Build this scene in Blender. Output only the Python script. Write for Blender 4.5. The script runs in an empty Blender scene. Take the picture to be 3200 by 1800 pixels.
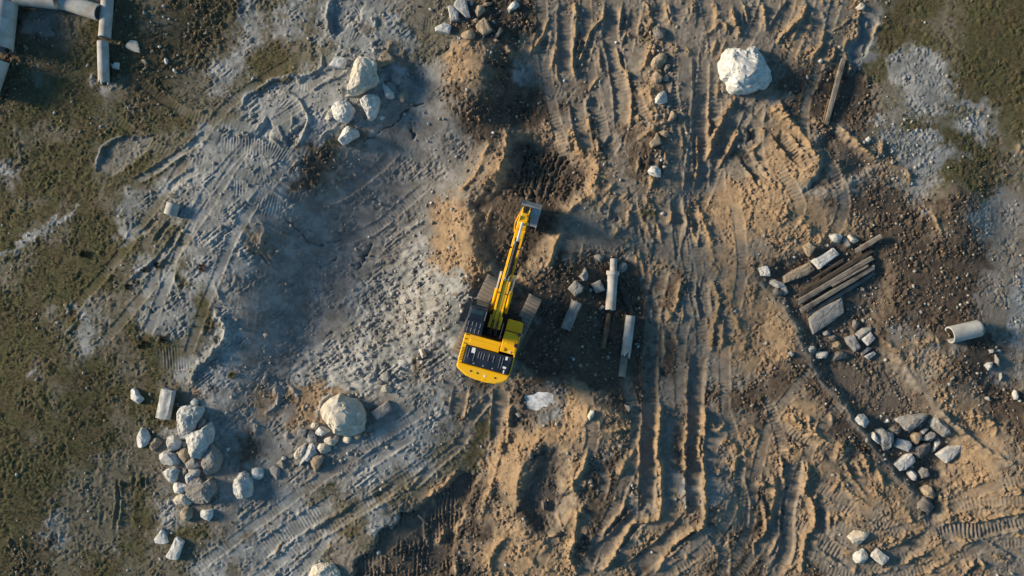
import bpy, bmesh, math, random
import numpy as np
from mathutils import Vector, noise as mnoise

# ------------------------------------------------------------------ camera, sky, sun, exposure
SC = bpy.context.scene
COL = SC.collection
CAMH = 45.0                      # drone height over the site, metres
PPM = 60.0                       # photograph pixels (3200 wide) per metre at ground level
cam_d = bpy.data.cameras.new('camera')
cam = bpy.data.objects.new('camera', cam_d); COL.objects.link(cam)
cam.location = (0, 0, CAMH); cam.rotation_euler = (0, 0, 0)
cam_d.sensor_width = 36.0
cam_d.lens = 36.0 * CAMH / (3200 / PPM)
cam_d.clip_end = 3000.0
SC.camera = cam

SUN_EL = math.radians(18.5)
SUN_AZ = math.radians(168.0)     # maths angle (from +X towards +Y) of the place the sun stands: left, slightly up
world = bpy.data.worlds.new('World'); SC.world = world; world.use_nodes = True
wn = world.node_tree
bg = wn.nodes['Background']
sky = wn.nodes.new('ShaderNodeTexSky'); sky.sky_type = 'NISHITA'; sky.sun_disc = False
sky.sun_elevation = SUN_EL
sky.sun_rotation = math.radians(90) - SUN_AZ
sky.dust_density = 0.3; sky.ozone_density = 1.5; sky.air_density = 1.0
tint = wn.nodes.new('ShaderNodeMix'); tint.data_type = 'RGBA'; tint.blend_type = 'MULTIPLY'
tint.inputs[0].default_value = 1.0; tint.inputs[7].default_value = (.62, .93, 1.0, 1)      # teal tint added over the sky to cool the shade
wn.links.new(sky.outputs[0], tint.inputs[6]); wn.links.new(tint.outputs[2], bg.inputs[0]); bg.inputs[1].default_value = 0.10
sun_d = bpy.data.lights.new('sun', 'SUN'); sun = bpy.data.objects.new('sun', sun_d); COL.objects.link(sun)
sun_d.energy = 5.0; sun_d.angle = math.radians(13.0); sun_d.color = (1.0, 0.80, 0.57)
sd = Vector((math.cos(SUN_EL) * math.cos(SUN_AZ), math.cos(SUN_EL) * math.sin(SUN_AZ), math.sin(SUN_EL)))
sun.rotation_euler = sd.to_track_quat('Z', 'Y').to_euler()
SC.view_settings.view_transform = 'Standard'; SC.view_settings.look = 'None'
SC.view_settings.gamma = 1.0; SC.view_settings.exposure = 0.55
SC.view_settings.use_curve_mapping = False
try:
    SC.cycles.use_denoising = True
except Exception:
    pass

# ------------------------------------------------------------------ reading places off the survey picture
Z = {c: (800 * (i % 4), 600 * (i // 4), 2.415) for i, c in enumerate('ABCDEFGHIJKL')}
Z.update(a=(380, 1190, 4.83), b=(380, 1450, 4.83), c=(880, 1180, 4.83), d=(1000, 130, 4.83), e=(1340, 0, 6.44),
         f=(2000, 60, 4.83), g=(2000, 340, 4.83), h=(1740, 780, 3.623), i=(2340, 720, 3.622), j=(2620, 1260, 4.026),
         k=(2600, 1600, 4.293), l=(0, 0, 4.83), m=(2800, 960, 4.2625))
def pts(z, s):
    ox, oy, k = Z[z]
    out = []
    for p in s.split():
        x, y = p.split(',')
        out.append((ox + float(x) / k, oy + float(y) / k))
    return out
def px2w(px, py, z=0.0):
    f = (CAMH - z) / CAMH / PPM
    return ((px - 1600) * f, (900 - py) * f)

# ------------------------------------------------------------------ terrain
STEP = 0.045
xs = np.arange(-29, 29.001, STEP); ys = np.arange(-17.2, 17.201, STEP)
NX, NY = len(xs), len(ys)
X, Y = np.meshgrid(xs, ys)
PX = X * PPM + 1600; PY = 900 - Y * PPM
KX = np.fft.rfftfreq(NX, STEP)[None, :]; KY = np.fft.fftfreq(NY, STEP)[:, None]
KK = np.sqrt(KX ** 2 + KY ** 2); KK[0, 0] = 1e-6
def band(lo, hi, seed, p=1.0, ax=1.0, ay=1.0):
    r = np.random.default_rng(seed).standard_normal((NY, NX))
    k = KK if ax == ay == 1.0 else np.sqrt((KX * ax) ** 2 + (KY * ay) ** 2) + 1e-6
    w = np.exp(-(k * lo) ** 2) * (1 - np.exp(-(k * hi) ** 2)) * k ** (-p)
    o = np.fft.irfft2(np.fft.rfft2(r) * w, s=(NY, NX))
    return (o - o.mean()) / o.std()
def blur(a, s):
    return np.fft.irfft2(np.fft.rfft2(a) * np.exp(-2 * (math.pi * KK * s) ** 2), s=(NY, NX))
def sstep(a, b, x):
    t = np.clip((x - a) / (b - a), 0, 1); return t * t * (3 - 2 * t)
NZ1 = band(0.25, 1.6, 1); NZ2 = band(0.25, 1.6, 2); NZ3 = band(0.5, 4, 3, 1.5); NZ4 = band(0.5, 4, 4, 1.5)
NF = band(0.10, 0.5, 5, 0.3)      # clods
NG = band(0.16, 1.2, 6, 0.8)
NM = band(0.6, 3.0, 7, 1.0)
PXw = PX + 3.0 * NZ1 + 3.0 * NZ3; PYw = PY + 3.0 * NZ2 + 3.0 * NZ4     # ragged edges
PXr = PX + 1.2 * NZ1 + 1.6 * NZ3; PYr = PY + 1.2 * NZ2 + 1.6 * NZ4
PXt = PX + .8 * NZ3; PYt = PY + .8 * NZ4

MAT = '''
ddmmmmdnnhnnnnnc hhchccccmmhhhddd ddmmtmmmmmmmmmmm mtmmmtmhggghgggg
dnhhhggnnhhnnnhc hcchccmhchhhdddd ddmmmmmdtmmmmmmm mmtmhtcgghhhgggg
dnnhhggnnnnnnnhc hghhcccccchhhddd dtmmdmmmtdmmmmmm mtmmhtcgggghgggg
dnnngggnnnnnnhch gghhhcccthhhtttd tmmmdmmmmtdmmmmm dttthccgcchggggg
nnhnngnnnnnhhcch gghccccccccbtttd bmmmmmmmtdmmmmmc ddddddggcccggggg
nnngggchnnnhhchh hccccccbbbbbdttd bdmmdmmdtdmmmmmt dddddddhccchgggg
nggggghhnnnhhhhc ccccccbbbbbbdddd ddddmmmdtdmmmmmm bddddddhhcchhggg
gggggghggggghhhc cccccccbbbbbmddd dddmdmmdttdmmmmm tddddddhbgghcchg
ghhhhggghhhhhccc cccccghbbbbbbddd tttmddmddtdmmtmm ttmdbdhcghgggchg
ghgggghhhhhhccmc cccdgbbbbbbbbmdt ddtmtdmdddmmmmdt tttmtdhhccccggnh
cggggghhgghhcccc cccddbbbbbbbbmtt dddtttmdddmmmmmt tttbbbtthccgggnh
hggggghghhchcccc ccddhbbbbbbbbmtt ddttttmmdtmmmttt ttbbbbthbbhggnnh
ghhggghhcchccccc ccbbbbbbbbbtttdd dddthmtmthmmtttt tttddddddtdddbbm
gggghgggchhccbcc cbbbbbbbbbbtttdd dddmmmmtgmmttttt ttttddddddddbbbm
gghhhgggchhgccch tbbbbbbbbbbtttdd ddtmmmmmtmmmmttt ttttttddddtddbbm
ghggggggghhhcccc tbbbbbbbbbcttttd ddtmmmmmmmmmmtmm tttdddddddddddmm
hhggggghhchhcccc bbbbbbbbbccttttm dtdddddddtmmmttt ddddddddddddddmm
hggggggghchgccbb bbbbbbbbbccccttt dddddddddddmmtmt dddddddddddddmmc
gggggghhhhcchbbb bbbbbbbbcccccctt dddddddddddmmttt tddddddddddddmmc
gghggchhhcccggcb bbbbbbbbcccccctd mdddddddddmmmmtt tddddddddddddmmc
ggghgchhgccchgcb bbbbbbbccccccccd ddddddddddmmtmtt ttddddddbddddmmc
gggghchhggghhhcb bbbbbbcccccccddd dddddddddddmmttt ttddddddtbdbdddm
gghghgghhghccccb bbbcccccccdbbddm dddddddddddmmttt tddddddttmtddddm
gghgggghhghhcccb bbcccccccbbbbddm tddddddddddmmmmt dddddddtmmddddbm
ggghgggggghhtcbb tbtttbbbbcccmmmt ddcttddddmmddddd ddddddddddtttddd
ggghggghggghmbbb tbtttttbbbcchmmm dcctttddmmmdmddd tttdddddddtttddd
ggggggghhggtmbbb bbttttbbbbcchmmm dttttdttmmdtmmtd dttddddddddtttdd
gghggggghgcmmbbd bbbbbbbcbcchhmmt tttttttdmmdtmmtt ddtdddddddddtttd
gggggghhhhhmmbbd bbbbbbccccchhhmt ttdtdddtmmdtmmtt tttdtddddddtttmt
gggghhhhhhhmmbbb bbbbbbccchchhhtt tddttdddtmtdbtmd tmttdttddddtttdt
gggghhhhghhhmbbb bbbhhbchhhhtttdt tddtddddmmtbbmtd tmtdtmtttdddtttt
ggghhhhhghchmbbb ccbhhhhchhttdddt dddtdddmmmtdbmtd tmttmttttddttttt
gggchhhhggchhmbc bbcbhhhccttttddt dddttddmmttddmtd dmtmttmtttttttmm
ggnchhhhghhgghhc bccccmhhcttddddt dddtddmmttdmmtdd mmtmmdtttttmmmmm
gnnhhhhgghhhhccc bccchmhhdddddttt tttddmmttdmmtddd mttmmmdmmmtttmmm
gnnhhgghhhhhcchb cccchmhhddddddtt ttttdmttdmmtdddd mtddmmdmmtttdtmm
'''.split('\n')[1:-1]
rowsM = [''.join((w + w[-1] * 16)[:16] for w in r.split()) for r in MAT]
#        grass chalk tan dark
WT = {'g': (.84, .28, 0, 0), 'h': (.50, .42, 0, 0), 'n': (.45, .0, 0, .75), 'c': (0, 1, 0, 0), 'b': (0, .52, 0, .0),  # b: grey clay, set darker than chalk to deepen the shaded bowl
      'm': (0, .26, .07, 0), 't': (0, .10, .72, .05), 'd': (0, .10, .12, .68)}
arr = np.array([[WT[c] for c in r] for r in rowsM], float)       # 36,64,4
def sample_map(a, px, py, cell=50.0):
    u = np.clip(px / cell - .5, 0, a.shape[1] - 1.001); v = np.clip(py / cell - .5, 0, a.shape[0] - 1.001)
    iu = u.astype(int); iv = v.astype(int); fu = (u - iu)[..., None]; fv = (v - iv)[..., None]
    return (a[iv, iu] * (1 - fu) + a[iv, iu + 1] * fu) * (1 - fv) + (a[iv + 1, iu] * (1 - fu) + a[iv + 1, iu + 1] * fu) * fv
W = sample_map(arr, PX + 11 * NZ3 + 9 * NZ1, PY + 11 * NZ4 + 9 * NZ2)
GR, CH, TA, DK = [np.ascontiguousarray(W[..., i]) for i in range(4)]

# broad relief: slopes that lean towards the low sun (positive) or away from it, joined into one surface
SL = [(1430, 220, 100, 70, .22), (1560, 290, 80, 140, -.30), (1440, 400, 60, 90, -.10), (1420, 720, 70, 150, .26), (1500, 520, 60, 90, .16),
      (1310, 930, 110, 150, .27), (1080, 1130, 200, 60, .16), (950, 740, 180, 220, -.145), (1080, 490, 200, 120, -.14),
      (1250, 300, 70, 110, -.16), (860, 1000, 110, 180, -.13), (960, 300, 140, 120, .06), (2480, 520, 150, 110, .18),
      (2330, 640, 110, 100, .16), (2420, 1040, 60, 110, .20), (3060, 1420, 90, 60, .22), (3090, 1540, 90, 90, .16),
      (1810, 1270, 50, 90, .26), (1670, 1370, 60, 60, .26), (1600, 1560, 60, 160, .20), (1560, 1460, 60, 80, .18),
      (2510, 1340, 90, 60, .14), (2640, 1600, 120, 80, .10), (1830, 930, 130, 220, -.10), (740, 1420, 90, 230, -.07),
      (1290, 1690, 100, 100, -.13), (2640, 540, 80, 60, -.22), (2540, 270, 110, 80, -.10), (3060, 700, 90, 150, -.10),
      (3060, 1150, 90, 140, -.09), (2300, 1620, 110, 110, -.12), (1050, 1400, 190, 90, -.05), (2090, 900, 60, 250, .06),
      (2250, 950, 60, 250, .08), (2160, 330, 50, 160, -.07), (1980, 320, 60, 190, .10), (300, 700, 250, 300, .03),
      (480, 160, 160, 120, -.09), (170, 180, 110, 100, -.10), (600, 60, 120, 80, -.05), (1200, 620, 80, 90, -.06),
      (2900, 1180, 60, 60, .10), (2150, 560, 60, 100, -.10), (1960, 1180, 70, 120, -.08), (2050, 1450, 60, 120, -.06),
      (1480, 1240, 60, 100, -.04), (1780, 1330, 60, 40, .10), (2930, 620, 40, 60, .12), (1180, 1760, 120, 60, .03)]
S = np.zeros_like(X)
for cx, cy, rx, ry, v in SL:
    S += 3.0 * v * np.exp(-((PXw - cx) / rx) ** 2 - ((PYw - cy) / ry) ** 2)
S -= S.mean()
lam = 0.18
Sh = np.fft.rfft2(S)
kx = 2 * math.pi * KX; ky = 2 * math.pi * KY
HM = np.fft.irfft2(-1j * kx * Sh / (kx ** 2 + lam * ky ** 2 + 0.02), s=(NY, NX))
HM += 0.05 * band(3, 12, 8, 2.0)
HD = np.zeros_like(X)            # added relief of ridges, ruts, pits
SMOOTH = np.zeros_like(X)        # where the ground has been rolled flat
FLAT = np.zeros_like(X)

def resample(p, closed=False, n=5):
    p = [np.array(q, float) for q in p]
    if len(p) < 3:
        return [p[0] + (p[-1] - p[0]) * t for t in np.linspace(0, 1, 4)]
    out = []
    for i in range(len(p) - 1):
        a = p[max(i - 1, 0)]; b = p[i]; c = p[i + 1]; d = p[min(i + 2, len(p) - 1)]
        for t in np.arange(0, 1, 1 / n):
            out.append(.5 * (2 * b + (c - a) * t + (2 * a - 5 * b + 4 * c - d) * t * t + (3 * b - a - 3 * c + d) * t ** 3))
    out.append(p[-1])
    return out
def raster(path, wm, px=PXw, py=PYw, smooth=True):
    """window, signed distance (m), arc length (m), total length of a stroke given in picture pixels"""
    p = resample(path) if smooth else [np.array(q, float) for q in path]
    P = np.array(p); R = wm * PPM + 14
    x0, x1 = P[:, 0].min() - R, P[:, 0].max() + R; y0, y1 = P[:, 1].min() - R, P[:, 1].max() + R
    i0 = max(int(((x0 - 1600) / PPM - xs[0]) / STEP), 0); i1 = min(int(((x1 - 1600) / PPM - xs[0]) / STEP) + 1, NX)
    j0 = max(int(((900 - y1) / PPM - ys[0]) / STEP), 0); j1 = min(int(((900 - y0) / PPM - ys[0]) / STEP) + 1, NY)
    if i1 <= i0 or j1 <= j0: return None
    sl = (slice(j0, j1), slice(i0, i1))
    qx = px[sl]; qy = py[sl]
    best = np.full(qx.shape, 1e9); sg = np.zeros_like(best); sa = np.zeros_like(best); acc = 0.0
    for a, b in zip(p[:-1], p[1:]):
        d = b - a; L = math.hypot(*d)
        if L < 1e-6: continue
        ux, uy = d / L
        rx = qx - a[0]; ry = qy - a[1]
        t = rx * ux + ry * uy; tc = np.clip(t, 0, L)
        ex = rx - ux * tc; ey = ry - uy * tc
        dd = ex * ex + ey * ey
        m = dd < best
        best = np.where(m, dd, best); sg = np.where(m, np.sign(ux * ry - uy * rx), sg); sa = np.where(m, acc + tc, sa)
        acc += L
    return sl, np.sqrt(best) / PPM * np.where(sg == 0, 1, sg), sa / PPM, acc / PPM
def paint(sl, m, g=None, c=None, t=None, d=None):
    for A_, v in ((GR, g), (CH, c), (TA, t), (DK, d)):
        A_[sl] = A_[sl] * (1 - m) + (0 if v is None else v) * m
def ridge(z, s, w=.15, h=.2, col='t', taper=.5):
    w *= .70; h *= .86
    r = raster(pts(z, s), w * 3.2, PXr, PYr)
    if r is None: return
    sl, d, sa, L = r
    e = sstep(-.05, min(taper, L * .4), sa) * sstep(-.05, min(taper, L * .4), L - sa)
    mod = 1.2 * np.clip(.92 + .22 * NM[sl] + .13 * NG[sl], .4, 1.5)
    prof = np.exp(-np.abs(d / w) ** 1.25)
    HD[sl] += h * prof * e * mod
    m = np.clip(prof * 1.25, 0, 1) * e * .9
    if col == 't': paint(sl, m, t=.95)
    elif col == 'c': paint(sl, m, c=.85, t=.2)
    SMOOTH[sl] *= (1 - .8 * m)
def track(z, s, w=.62, dep=.07, a=.022, p=.2, berm=.05, col='m'):
    r = raster(pts(z, s), w * .5 + .3, PXt, PYt)
    if r is None: return
    sl, d, sa, L = r
    e = sstep(0, min(.7, L * .45), sa + .12 * NZ1[sl]) * sstep(0, min(.7, L * .45), L - sa + .12 * NZ2[sl])
    ad = np.abs(d)
    m = sstep(w / 2 + .05, w / 2 - .05, ad) * e
    ph = (sa / p) % 1.0
    fade = np.clip(.75 + .5 * NM[sl], 0, 1.2)
    cle = 1.3 * a * (np.exp(-((ph - .5) / .2) ** 2) - .35) * fade
    HD[sl] += -dep * m + cle * m + 1.4 * berm * np.exp(-(np.abs(ad - w / 2 - .05) / .07) ** 1.4) * e * np.clip(.7 + .5 * NG[sl], 0, 1.6)
    SMOOTH[sl] = np.maximum(SMOOTH[sl], m * .93)
    k = m * .6 * np.clip(.8 + .4 * NG[sl], .2, 1)
    if col == 'm': paint(sl, k, c=.2, t=.24)
    elif col == 'c': paint(sl, k, c=.95)
    elif col == 'd': paint(sl, k, c=.12, d=.35)
def groove(z, s, w=.05, dep=.1):
    r = raster(pts(z, s), w * 3)
    if r is None: return
    sl, d, sa, L = r
    e = sstep(0, .2, sa) * sstep(0, .2, L - sa)
    HD[sl] -= dep * np.exp(-(d / w) ** 2) * e * np.clip(.8 + .4 * NG[sl], 0.1, 1.6)
def inside(poly, px, py):
    c = np.zeros(px.shape, bool); n = len(poly)
    for i in range(n):
        x1, y1 = poly[i]; x2, y2 = poly[(i + 1) % n]
        if y1 == y2: continue
        m = ((y1 > py) != (y2 > py)) & (px < (x2 - x1) * (py - y1) / (y2 - y1) + x1)
        c ^= m
    return c
def area(poly, edge, px=PXw, py=PYw):
    """soft mask of a closed outline in picture pixels: 1 well inside, 0 outside"""
    r = raster(list(poly) + [poly[0]], edge + .2, px, py, smooth=False)
    sl, d, sa, L = r
    ins = inside(poly, px[sl], py[sl])
    dd = np.where(ins, np.abs(d), -np.abs(d))
    return sl, sstep(-edge * .15, edge, dd)
def pit(poly, dep, edge, **kw):
    sl, m = area(poly, edge)
    HD[sl] -= dep * m
    if kw: paint(sl, m * .85, **kw)
    return sl, m
def heap(px_, py_, rx, ry, h, rot=0, p=2.0, **kw):
    c, s_ = math.cos(rot), math.sin(rot)
    u = ((PXw - px_) * c + (PYw - py_) * s_) / rx; v = (-(PXw - px_) * s_ + (PYw - py_) * c) / ry
    g = np.exp(-(u * u + v * v) ** (p / 2))
    HD[...] += h * g
    if kw: paint(slice(None), np.clip(g * 1.2, 0, 1) * .9, **kw)
# ---- pits
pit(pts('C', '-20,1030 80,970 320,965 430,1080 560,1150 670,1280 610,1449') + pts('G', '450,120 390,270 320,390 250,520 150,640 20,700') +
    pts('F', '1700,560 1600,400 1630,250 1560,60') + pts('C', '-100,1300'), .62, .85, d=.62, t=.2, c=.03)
for k in range(9):                                     # bucket tooth scratches on the trench floor
    o = k * 26
    groove('C', f'{120 + o * 1.6},{1070 + (k % 3) * 18 + k * 9} {80 + o * 1.45},{1280} {50 + o * 1.25},{1449 + (k % 2) * 60}', .07, .20)
pit(pts('K', '230,440 330,420 430,470 440,640 420,740 500,850 500,920 430,960 360,1100 250,1150 100,1080 40,960 20,830 100,600'), .65, .8, d=.42, c=.2)
PITL = [(2362, 868), (2440, 955), (2510, 1085), (2560, 1180), (2640, 1280), (2700, 1360), (2790, 1470), (2870, 1570), (2905, 1640)]
PITR = [(2960, 1610), (2965, 1530), (2990, 1470), (3035, 1400), (2920, 1275), (2800, 1110), (2740, 1040), (2790, 930), (2790, 820), (2720, 765),
        (2580, 745), (2450, 800)]
pit(PITL + PITR, .36, .8, d=.45, c=.15, t=.1)
STEPS = pts('J', '750,1300 870,1260 920,1110 1050,1050 1060,970 1200,960 1250,900 1340,840 1440,790 1550,700 1600,650 1700,720 1640,830 1560,1000 1500,1200 1480,1449 1480,1480 750,1480')
slx, mm = pit(STEPS, .30, .16, d=.55, c=.12, t=.12)
ph = ((PX[slx] + 2 * NZ3[slx]) / PPM / .21) % 1.0
HD[slx] += mm * .07 * (np.exp(-((ph - .5) / .2) ** 2) - .3) * np.clip(.6 + .7 * NM[slx], 0, 1.4)
pit(pts('D', '350,1000 480,960 620,1060 760,1180 830,1230 700,1330 480,1460 250,1460 330,1300 350,1200'), .35, .5, d=.55, c=.15)
pit(pts('C', '1760,970 1840,960 1890,1010 1860,1060 1790,1080'), .25, .25, d=.6)
pit(pts('B', '570,0 830,0 800,120 700,190 640,260 570,270'), .12, .12, c=1)
pit(pts('B', '0,690 110,620 240,590 340,600 430,570 500,520 720,500 720,530 560,610 400,690 260,690 120,700 20,760'), .10, .10, c=.95)
pit(pts('B', '230,1020 290,1000 370,900 350,1030 320,1130 250,1130'), .16, .12, c=.7)
pit(pts('B', '60,900 100,870 140,1000 100,1080 20,1040'), .12, .12, c=.8)
pit(pts('A', '960,1030 860,1070 795,1120 765,1200 735,1310 850,1330 1100,1200 1200,1010'), .10, .10, g=.25, c=.55)
pit(pts('D', '700,90 850,150 790,310 740,420 650,470 610,400 600,320 670,290'), .14, .14, c=.6)
pit(pts('L', '370,960 490,960 480,1110 430,1150 370,1080'), .16, .15, c=.3, d=.3)
pit(pts('G', '640,0 760,0 700,90 640,60'), .1, .2, c=.3)
# ---- chalk and other bare patches
def patch(z, s, edge=.3, k=.9, **kw):
    sl, m = area(pts(z, s), edge, PX + 7 * NZ1 + 5 * NZ3, PY + 7 * NZ2 + 5 * NZ4)
    paint(sl, m * k, **kw)
patch('D', '890,370 1010,350 1120,400 1110,490 1030,540 1150,600 1200,680 1050,690 940,610 890,480', c=.75, t=.2)
patch('D', '1350,740 1480,720 1610,770 1630,860 1560,900 1500,820 1380,800', c=1)
patch('D', '960,980 1100,950 1290,940 1340,1010 1220,1110 1050,1120 960,1060', c=1)
patch('D', '720,860 890,870 890,960 760,980', c=.7, t=.2)
patch('D', '1170,760 1290,740 1260,840 1180,850', c=.7, t=.2)
patch('D', '640,740 740,670 720,720 620,810', c=.8)
patch('A', '150,130 400,120 430,300 260,330 150,300', c=.45, d=.3)
patch('A', '370,190 430,190 425,290 380,290', c=.85)
patch('A', '260,560 390,560 400,660 280,670', c=.6, g=.3)
patch('E', '1180,640 1340,590 1450,800 1440,900 1300,940 1150,900 1180,760', c=1)
patch('E', '640,800 720,750 800,800 800,930 640,950', c=.6, g=.3)
patch('E', '600,1120 680,1080 690,1210 640,1220', c=.8)
patch('E', '310,870 420,820 440,930 390,990 320,960', c=.5, t=.2, g=.2)
patch('I', '400,980 540,960 540,1120 430,1130', c=.6, g=.3)
patch('I', '800,1180 910,1190 920,1290 830,1310', c=.7, g=.2)
patch('I', '1400,0 1490,0 1490,70 1420,70', t=.5, c=.5)
patch('J', '1150,20 1500,0 1480,120 1320,200 1230,320 1120,240', c=.9)
patch('J', '830,430 1210,400 1100,520 940,580 830,540', c=.9)
patch('J', '60,830 300,810 310,900 150,980 60,940', c=.9)
patch('J', '0,1100 300,960 480,900 520,960 330,1120 60,1290 0,1290', c=.95)
patch('F', '620,760 1000,540 1130,640 980,760 950,900 830,1020 700,1010 600,900', c=.85)
patch('F', '1000,760 1250,560 1500,700 1540,900 1400,1050 1150,1150 900,1250 600,1350 420,1300 700,1150 950,960', edge=.6, c=.85, t=.32)
patch('F', '1250,1230 1420,1180 1470,1400 1300,1420', c=.8)
patch('F', '1300,960 1540,900 1520,1000 1380,1030', c=.9, t=.15)
patch('K', '1140,560 1310,690 1320,880 1260,890 1180,760', c=.65)
patch('K', '1480,1120 1550,1130 1540,1270 1470,1200', c=.9)
patch('K', '1660,210 1800,190 1820,230 1740,250', c=.6)
patch('K', '600,480 750,470 740,590 640,590', c=.5, d=.2)
patch('K', '960,490 1060,490 1060,540 970,545', c=.75)
patch('H', '1650,50 1932,0 1932,420 1780,420 1680,240', c=.45)
patch('H', '1870,800 1932,790 1932,1449 1880,1400 1860,950', edge=.6, c=1)
patch('H', '1500,150 1640,100 1600,300 1500,290', c=.6)
patch('C', '0,440 100,480 110,680 40,690 0,640', c=.8)
patch('C', '1130,230 1380,230 1370,330 1180,320', c=.35)
patch('G', '820,470 900,450 900,520 830,520', c=.7)
patch('E', '0,430 250,300 440,220 620,110 640,145 450,272 260,358 0,490', edge=.10, k=1, c=1)
for z_, s_ in (('C', '1010,180 1100,200 1090,260 980,290 960,230'), ('G', '980,170 1220,140 1180,210 990,220'), ('G', '590,40 680,30 660,200 600,120'),
               ('J', '850,830 950,760 960,900 880,960'), ('J', '520,740 600,740 580,820 520,800'), ('J', '1180,670 1260,640 1230,720'),
               ('B', '480,1060 640,1040 630,1110 510,1120'), ('J', '1640,330 1780,120 1820,380 1620,700 1560,640'), ('D', '560,180 640,150 620,200'),
               ('J', '600,1100 780,1020 780,1120 620,1200'), ('I', '1800,1100 1932,1080 1932,1200 1820,1210')):
    patch(z_, s_, edge=.35, k=.75, g=.9)

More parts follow.
